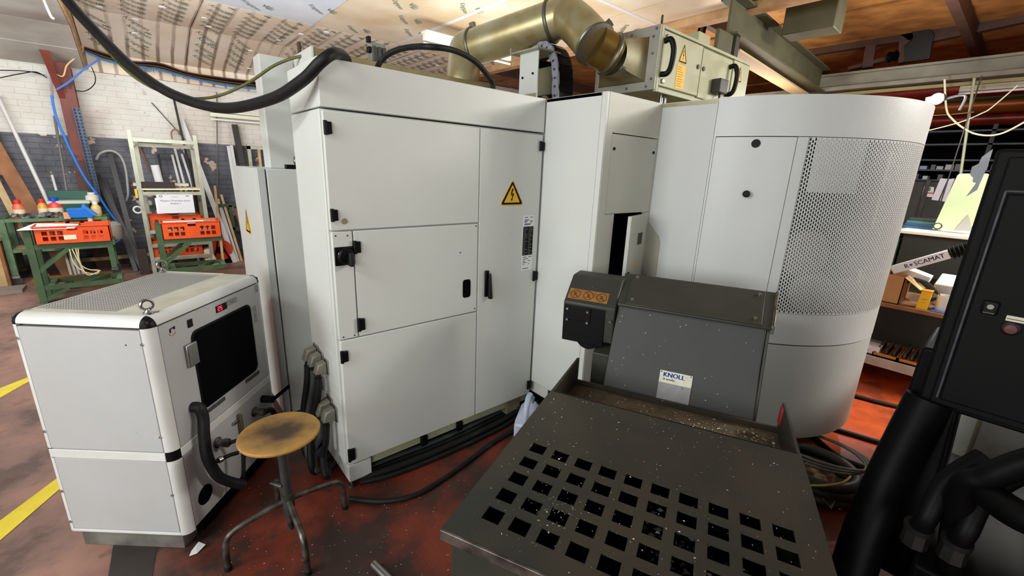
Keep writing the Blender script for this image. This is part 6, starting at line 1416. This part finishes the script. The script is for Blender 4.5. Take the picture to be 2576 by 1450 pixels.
solo('tool_tray', MB().box(0.60, 0.74, 7.0, 7.28, 0.815, 0.83), alum, 'small grey tray at the right end of the right trolley crate', 'tray', bevel=0.004)
crate('orange crate on the middle shelf of the rack behind the sign', 0.04, 0.66, 8.05, 8.4, 0.62, 0.82)
crate('orange crate standing low at the foot of the rack', 0.02, 0.62, 8.02, 8.4, 0.23, 0.46)
solo('plastic_bag', MB().lathe((0.5, 8.2, 0.74), [(0.11, 0), (0.12, 0.06), (0.07, 0.12), (0.0, 0.13)], 10), mat('clear_bag', S(220, 214, 210), 0.25), 'clear plastic bag in the crate behind the white sign', 'bag', smooth=False)
def trolley(label, x0, x1, ya, yb, ztop, zlow, zpost, m=greend):
    t = thing('green_trolley', label, 'trolley', ((x0+x1)/2, (ya+yb)/2, 0.0), 'green steel trolleys')
    for y in (ya, yb):
        obj('post', MB().box(x0-0.03, x0+0.03, y-0.03, y+0.03, 0.0, zpost), m, t)
        obj('top_bar', MB().box(x0+0.03, x1, y-0.022, y+0.022, ztop-0.05, ztop), m, t)
        obj('brace', MB().bar((x0+0.02, y, ztop-0.30), (x0+0.30, y, ztop-0.05), 0.04, 0.045, (0, 1, 0)), m, t)
        obj('low_bar', MB().box(x0+0.03, x1, y-0.022, y+0.022, zlow-0.05, zlow), m, t)
        obj('low_brace', MB().bar((x0+0.02, y, 0.03), (x0+0.22, y, zlow-0.05), 0.04, 0.045, (0, 1, 0)), m, t)
    for z in (ztop, zlow):
        for x in (x0+0.06, x1-0.03): obj('cross_bar', MB().box(x, x+0.05, ya, yb, z-0.048, z+0.001), greenm, t)
    obj('diagonal', MB().bar((x0+0.35, ya, zlow-0.025), (x0+0.55, yb, zlow-0.025), 0.05, 0.045), m, t)
    obj('shelf_plate', MB().box(x0+0.05, x1, ya-0.02, yb+0.02, ztop, ztop+0.01), mat('plate_dark', S(88, 90, 84), 0.5), t); return t
trolley('green cantilever trolley with a crate, front left beside the chiller', -1.0, -0.335, 6.90, 7.26, 0.66, 0.20, 0.84)
trolley('green cantilever trolley with a crate, in front of the aluminium rack', 0.11, 0.755, 7.0, 7.36, 0.62, 0.24, 0.80)
M = MB()
for k in range(2): M.tube([(-0.70+0.05*k, 6.86, 0.60), (-0.69+0.05*k, 6.84, 0.44), (-0.62+0.02*k, 6.84, 0.33-0.04*k), (-0.53+0.03*k, 6.85, 0.29+0.03*k), (-0.50, 6.85, 0.33), (-0.58, 6.85, 0.35), (-0.64, 6.85, 0.42), (-0.63-0.05*k, 6.86, 0.60)], 0.0055, 6)
solo('rope', M, mat('pale_rope', S(206, 196, 150), 0.7), 'pale cord dangling in loops below the left orange crate', 'rope')
# rear trolley on castors, with bottles and tools
rt_ = thing('tool_trolley', 'light green tool trolley on castors against the brick wall', 'trolley', (-0.88, 8.3, 0.0))
for x in (-1.35, -0.42):
    for y in (8.05, 8.5):
        obj('leg', MB().box(x-0.03, x+0.03, y-0.03, y+0.03, 0.12, 0.83), greenm, rt_)
        c_ = obj('castor', MB().cyl((x, y-0.02, 0.055), (x, y+0.02, 0.055), 0.055, n=16), darkg, rt_); obj('castor_fork', MB().box(x-0.035, x+0.035, y-0.03, y+0.03, 0.09, 0.125), steel, c_)
for z in (0.83, 0.45):
    for y in (8.05, 8.5): obj('rail', MB().box(-1.35, -0.42, y-0.02, y+0.02, z-0.04, z), greenm, rt_)
    for x in (-1.35, -0.42): obj('rail', MB().box(x-0.02, x+0.02, 8.05, 8.5, z-0.04, z), greenm, rt_)
obj('tray', MB().box(-1.33, -0.44, 8.07, 8.48, 0.80, 0.815), mat('plate_dark', S(88, 90, 84)), rt_); obj('shelf', MB().box(-1.33, -0.44, 8.07, 8.48, 0.43, 0.44), wood, rt_)
def bottle(name, x, y, z, r, h, mb, mc, label, cat='bottle'):
    t = thing(name, label, cat, (x, y, z))
    obj('bottle_body', MB().lathe((x, y, z), [(r*0.9, 0), (r, 0.01), (r, h*0.62), (r*0.55, h*0.78), (r*0.5, h*0.8), (0.0, h*0.8)], 16), mb, t)
    obj('bottle_cap', MB().lathe((x, y, z+h*0.79), [(r*0.6, 0), (r*0.6, h*0.2), (0.0, h*0.21)], 14), mc, t)
    obj('bottle_label', MB().lathe((x, y, z+h*0.2), [(r*1.01, 0), (r*1.01, h*0.3)], 16), mat('cream_label', S(226, 210, 180)), t)
bottle('bottle', -1.20, 8.2, 0.815, 0.055, 0.24, mat('orange_bottle', S(226, 110, 70), 0.4), mat('red_cap', S(210, 50, 40), 0.4), 'orange bottle with red cap, leftmost on the rear trolley')
bottle('bottle', -1.0, 8.3, 0.815, 0.05, 0.24, mat('amber_bottle', S(220, 160, 60), 0.4), mat('red_cap', S(210, 50, 40)), 'amber bottle with red cap between two others on rear trolley')
bottle('tub', -0.88, 8.25, 0.815, 0.075, 0.26, mat('red_tub', S(214, 70, 50), 0.4), mat('blue_cap', S(30, 70, 190), 0.4), 'red tub with big blue lid on the rear trolley', 'tub')
bottle('spray_can', -0.50, 8.3, 0.815, 0.055, 0.20, mat('yellow_white_can', S(236, 206, 110), 0.4), mat('white_cap', S(240, 240, 240), 0.4), 'yellow and white can at the right end of rear trolley', 'can')
bottle('spray_can', -0.52, 8.42, 0.99, 0.07, 0.14, wbar, wbar, 'white canister above the yellow can near the blue hose', 'can')
gt = thing('green_case', 'dark green open tool case with grey lid on rear trolley', 'case', (-0.72, 8.36, 0.815))
obj('case_body', MB().hexa([(-0.90, 8.24, 0.85), (-0.58, 8.24, 0.85), (-0.58, 8.47, 0.85), (-0.90, 8.47, 0.85), (-0.94, 8.22, 0.99), (-0.55, 8.22, 0.99), (-0.55, 8.48, 0.99), (-0.94, 8.48, 0.99)]), mat('case_green', S(36, 84, 70), 0.5), gt, 0.006)
obj('case_lip', MB().box(-0.95, -0.54, 8.21, 8.49, 0.99, 1.03), mat('case_grey', S(190, 196, 186), 0.5), gt, 0.006); obj('case_lid', MB().box(-0.95, -0.54, 8.44, 8.49, 1.03, 1.15), mat('case_green', S(36, 84, 70)), gt, 0.01)
obj('case_foot', MB().box(-0.88, -0.60, 8.26, 8.45, 0.815, 0.85), black, gt)
bf = thing('blue_funnel', 'bright blue plastic funnel hanging over the trolley edge', 'funnel', (-0.66, 8.02, 0.80))
obj('funnel_bowl', MB().hexa([(-0.74, 7.98, 0.83), (-0.52, 7.98, 0.83), (-0.52, 8.10, 0.83), (-0.74, 8.10, 0.83), (-0.76, 7.96, 0.945), (-0.60, 7.96, 0.95), (-0.60, 8.12, 0.95), (-0.76, 8.12, 0.945)]), blue, bf, 0.004)
obj('funnel_fin', MB().prism([(-0.62, 8.0, 0.95), (-0.60, 8.0, 1.01), (-0.54, 8.0, 0.93), (-0.48, 8.0, 0.86), (-0.54, 8.0, 0.85)], (0, 0.1, 0)), blue, bf)
obj('funnel_spout', MB().cyl((-0.56, 8.04, 0.70), (-0.56, 8.04, 0.84), 0.022, 0.03, 12), wbar, bf); obj('funnel_tip', MB().cyl((-0.55, 8.04, 0.63), (-0.56, 8.04, 0.70), 0.014, n=10), blue, bf)
M = MB()
for k in range(46):
    x, y = random.uniform(-1.28, -0.70), random.uniform(8.06, 8.3); a = random.uniform(-0.5, 0.5); L_ = random.uniform(0.05, 0.12)
    M.bar((x, y, 0.825+random.uniform(0, 0.06)), (x+L_*math.cos(a), y+L_*math.sin(a), 0.825+random.uniform(0, 0.07)), 0.025, 0.02)
solo('tool_heap', M, mat('tool_dark', S(54, 54, 60), 0.45, 0.3, c2=S(150, 146, 140), scale=22, amt=0.8), 'heap of small dark tools lying along the rear trolley', 'tools', stuff=True)
solo('orange_block', MB().box(-0.80, -0.735, 7.99, 8.06, 0.815, 0.90), mat('salmon_block', S(228, 150, 110), 0.6), 'small salmon coloured block left of the blue funnel', 'block', bevel=0.004)
solo('grey_motor', MB().lathe((-0.34, 8.02, 0.52), [(0.07, 0), (0.085, 0.02), (0.085, 0.2), (0.04, 0.24), (0, 0.25)], 16), mat('grey_motor', S(140, 134, 120), 0.5), 'grey cylinder hanging at the right end of the left orange crate', 'motor')
solo('white_plank', MB().bar((-0.98, 8.1, 0.452), (-0.55, 8.2, 0.452), 0.25, 0.012), wbar, 'white board lying on the lower shelf of rear trolley', 'board')
# aluminium rack with sign
ra = thing('aluminium_rack', 'tall aluminium profile rack with pale shelf holding a sign', 'rack', (0.36, 8.2, 0.0))
for x, y, zt_ in ((0.0, 8.0, 1.98), (0.715, 8.0, 1.96), (0.05, 8.42, 1.86), (0.70, 8.42, 1.86)): obj('upright', MB().box(x-0.025, x+0.025, y-0.025, y+0.025, 0.0, zt_), alum, ra, 0.003)
for z, y in ((1.855, 8.0), (1.80, 8.42), (1.14, 8.0), (0.60, 8.0), (0.40, 8.0), (0.20, 8.0)): obj('rail', MB().box(0.0, 0.715, y-0.02, y+0.02, z-0.03, z+0.02), alum, ra, 0.003)
for z in (1.80, 1.17, 0.60, 0.20):
    for x in (0.02, 0.70): obj('rail', MB().box(x-0.02, x+0.02, 8.0, 8.42, z-0.03, z+0.01), alum, ra, 0.003)
obj('shelf_board', MB().box(-0.03, 0.74, 7.98, 8.44, 1.185, 1.205), mat('cream_board', S(240, 226, 178), 0.6), ra, 0.003)
obj('shelf_board', MB().box(-0.02, 0.73, 8.0, 8.42, 0.60, 0.617), wood, ra); obj('shelf_board', MB().box(-0.02, 0.73, 8.0, 8.42, 0.21, 0.226), wood, ra)
solo('foam_block', MB().box(0.03, 0.40, 8.0, 8.2, 1.205, 1.29), mat('dark_foam', S(56, 50, 48), 0.9), 'dark grey foam block lying on the cream rack shelf', 'foam', bevel=0.008)
solo('long_tray', MB().box(-0.06, 0.58, 8.26, 8.40, 1.225, 1.265), mat('tray_grey', S(206, 202, 192), 0.5), 'long light grey channel lying at the back of the rack shelf', 'channel', bevel=0.003)
solo('paper_roll', MB().cyl((0.24, 8.32, 1.265), (0.22, 8.33, 1.52), 0.05, n=20), paper, 'white paper roll standing upright on the rack shelf', 'roll')
sg = thing('paper_sign', 'white printed paper sign hanging from the rack rail', 'sign', (0.37, 7.95, 0.84))
sy = 7.955; q00, q11 = AY(395, 489, sy), AY(486, 533, sy)
sx0, sx1, sz1, sz0 = 0.165, 0.585, 1.125, 0.86
obj('sign_sheet', MB().box(sx0, sx1, sy, sy+0.003, sz0, sz1), mat('sign_paper', S(222, 222, 226), 0.6), sg, smooth=False)
obj('sign_backing', MB().box(sx0-0.02, sx0+0.05, sy+0.008, sy+0.011, sz0-0.005, sz1-0.05), paper, sg, smooth=False)
M = MB(); cx_ = (sx0+sx1)/2
M.text('Matière Première pour', 0.037, (cx_, sy, 1.025), (1, 0, 0), (0, 0, 1), 'CENTER', 0.001); M.text('Robot 1', 0.037, (cx_, sy, 0.985), (1, 0, 0), (0, 0, 1), 'CENTER', 0.001)
obj('sign_lettering', M, ink, sg, smooth=False)
M = MB(); n = 16; rr = lambda r: [(sx0+0.05+r*math.cos(2*math.pi*i/n), sy-0.001, sz1-0.025+0.85*r*math.sin(2*math.pi*i/n)) for i in range(n)]
M.add(rr(0.018)+rr(0.011), [(i, (i+1) % n, n+(i+1) % n, n+i) for i in range(n)]); M.box(sx1-0.085, sx1-0.045, sy-0.001, sy, sz1-0.028, sz1-0.019); obj('sign_marks', M, mat('logo_dark', S(44, 40, 60), 0.6), sg, smooth=False)
for x in (sx0+0.10, sx1-0.06): obj('sign_clip', MB().box(x, x+0.018, sy-0.006, sy+0.01, sz1-0.008, sz1+0.012), wbar, sg)
M = MB(); M.box(cx_-0.05, cx_+0.05, sy-0.001, sy, sz1-0.033, sz1-0.028); M.box(cx_-0.03, cx_+0.03, sy-0.001, sy, sz1-0.043, sz1-0.039); obj('sign_print', M, mat('faint_ink', S(170, 170, 176), 0.7), sg, smooth=False)
solo('tape_roll', MB().torus((-0.06, 8.1, 0.905), (0.1, 1, 0), 0.045, 0.012, 20, 8), wbar, 'white tape roll hung on the left post of the rack', 'tape')
solo('yellow_strip', MB().box(-0.055, -0.03, 7.96, 7.99, 1.08, 1.20), yellow, 'small yellow strip on the left rack post', 'label')
cr = thing('cable_reel', 'orange cable reel standing on the floor behind the rack', 'reel', (0.86, 8.35, 0.0))
for y in (8.27, 8.41): obj('reel_disc', MB().cyl((0.86, y, 0.22), (0.86, y+0.012, 0.22), 0.17, n=28), mat('reel_orange', S(214, 64, 34), 0.45), cr)
obj('reel_cable', MB().cyl((0.86, 8.282, 0.22), (0.86, 8.41, 0.22), 0.13, n=24), rubber, cr); obj('reel_hub', MB().cyl((0.86, 8.255, 0.22), (0.86, 8.27, 0.22), 0.06, n=18), black, cr)
obj('reel_stand', MB().tube([(0.72, 8.25, 0.012), (0.80, 8.25, 0.2), (0.86, 8.25, 0.42), (0.92, 8.25, 0.2), (1.0, 8.25, 0.012)], 0.01, 8), black, cr)
for y in (8.25, 8.44): obj('reel_foot', MB().box(0.68, 1.04, y-0.01, y+0.01, 0.0, 0.02), black, cr)
# stuff on the floor along the wall
wc2 = thing('wooden_crate', 'pale wooden crate standing at the left end of the wall', 'crate', (-1.55, 8.1, 0.0))
obj('crate_panel', MB().box(-1.62, -1.42, 7.95, 7.98, 0.02, 0.58), wood, wc2); obj('crate_side', MB().box(-1.42, -1.39, 7.95, 8.4, 0.02, 0.56), brw, wc2); obj('crate_edge', MB().box(-1.9, -1.38, 7.93, 8.4, 0.58, 0.62), wood, wc2); obj('crate_body', MB().box(-1.9, -1.62, 7.95, 8.4, 0.0, 0.58), brw, wc2)
solo('timber', MB().bar((-0.95, 8.72, 0.14), (0.05, 8.68, 0.16), 0.07, 0.05), wood, 'pale timber lying along the foot of the brick wall', 'timber')
solo('timber', MB().bar((-1.2, 8.0, 0.04), (-0.45, 7.9, 0.04), 0.16, 0.08), brw, 'dark brown timber on the floor before the rear trolley', 'timber')
solo('pallet_board', MB().box(-1.65, -1.25, 7.55, 7.85, 0.0, 0.04), mat('grey_board', S(140, 128, 118), 0.7), 'flat grey board on the floor at far left', 'board')
pb = AZ(358, 688, 0.0)
solo('post_stub', MB().box(-0.16, -0.05, 7.95, 8.06, 0.0, 0.36), mat('brown_black', S(56, 44, 38), 0.7), 'short dark square post left of the rack foot', 'post', bevel=0.004)
solo('carton', MB().hexa([(0.62, 8.0, 0.0), (0.80, 7.9, 0.0), (0.82, 8.2, 0.0), (0.64, 8.2, 0.0), (0.62, 8.02, 0.28), (0.70, 8.0, 0.30), (0.72, 8.2, 0.30), (0.64, 8.2, 0.28)]), mat('cream_carton', S(214, 196, 166), 0.7), 'cream cardboard leaning at the right foot of the rack', 'carton')
solo('white_pipe', MB().tube([AD(96, -40, 4.0), AD(112, 4, 4.0), AD(128, 40, 4.0), AD(134, 46, 4.0)], 0.012, 10, 3), mat('pipe_grey_white', S(170, 168, 162), 0.5), 'white plastic pipe end hanging from the ceiling at top left', 'pipe')
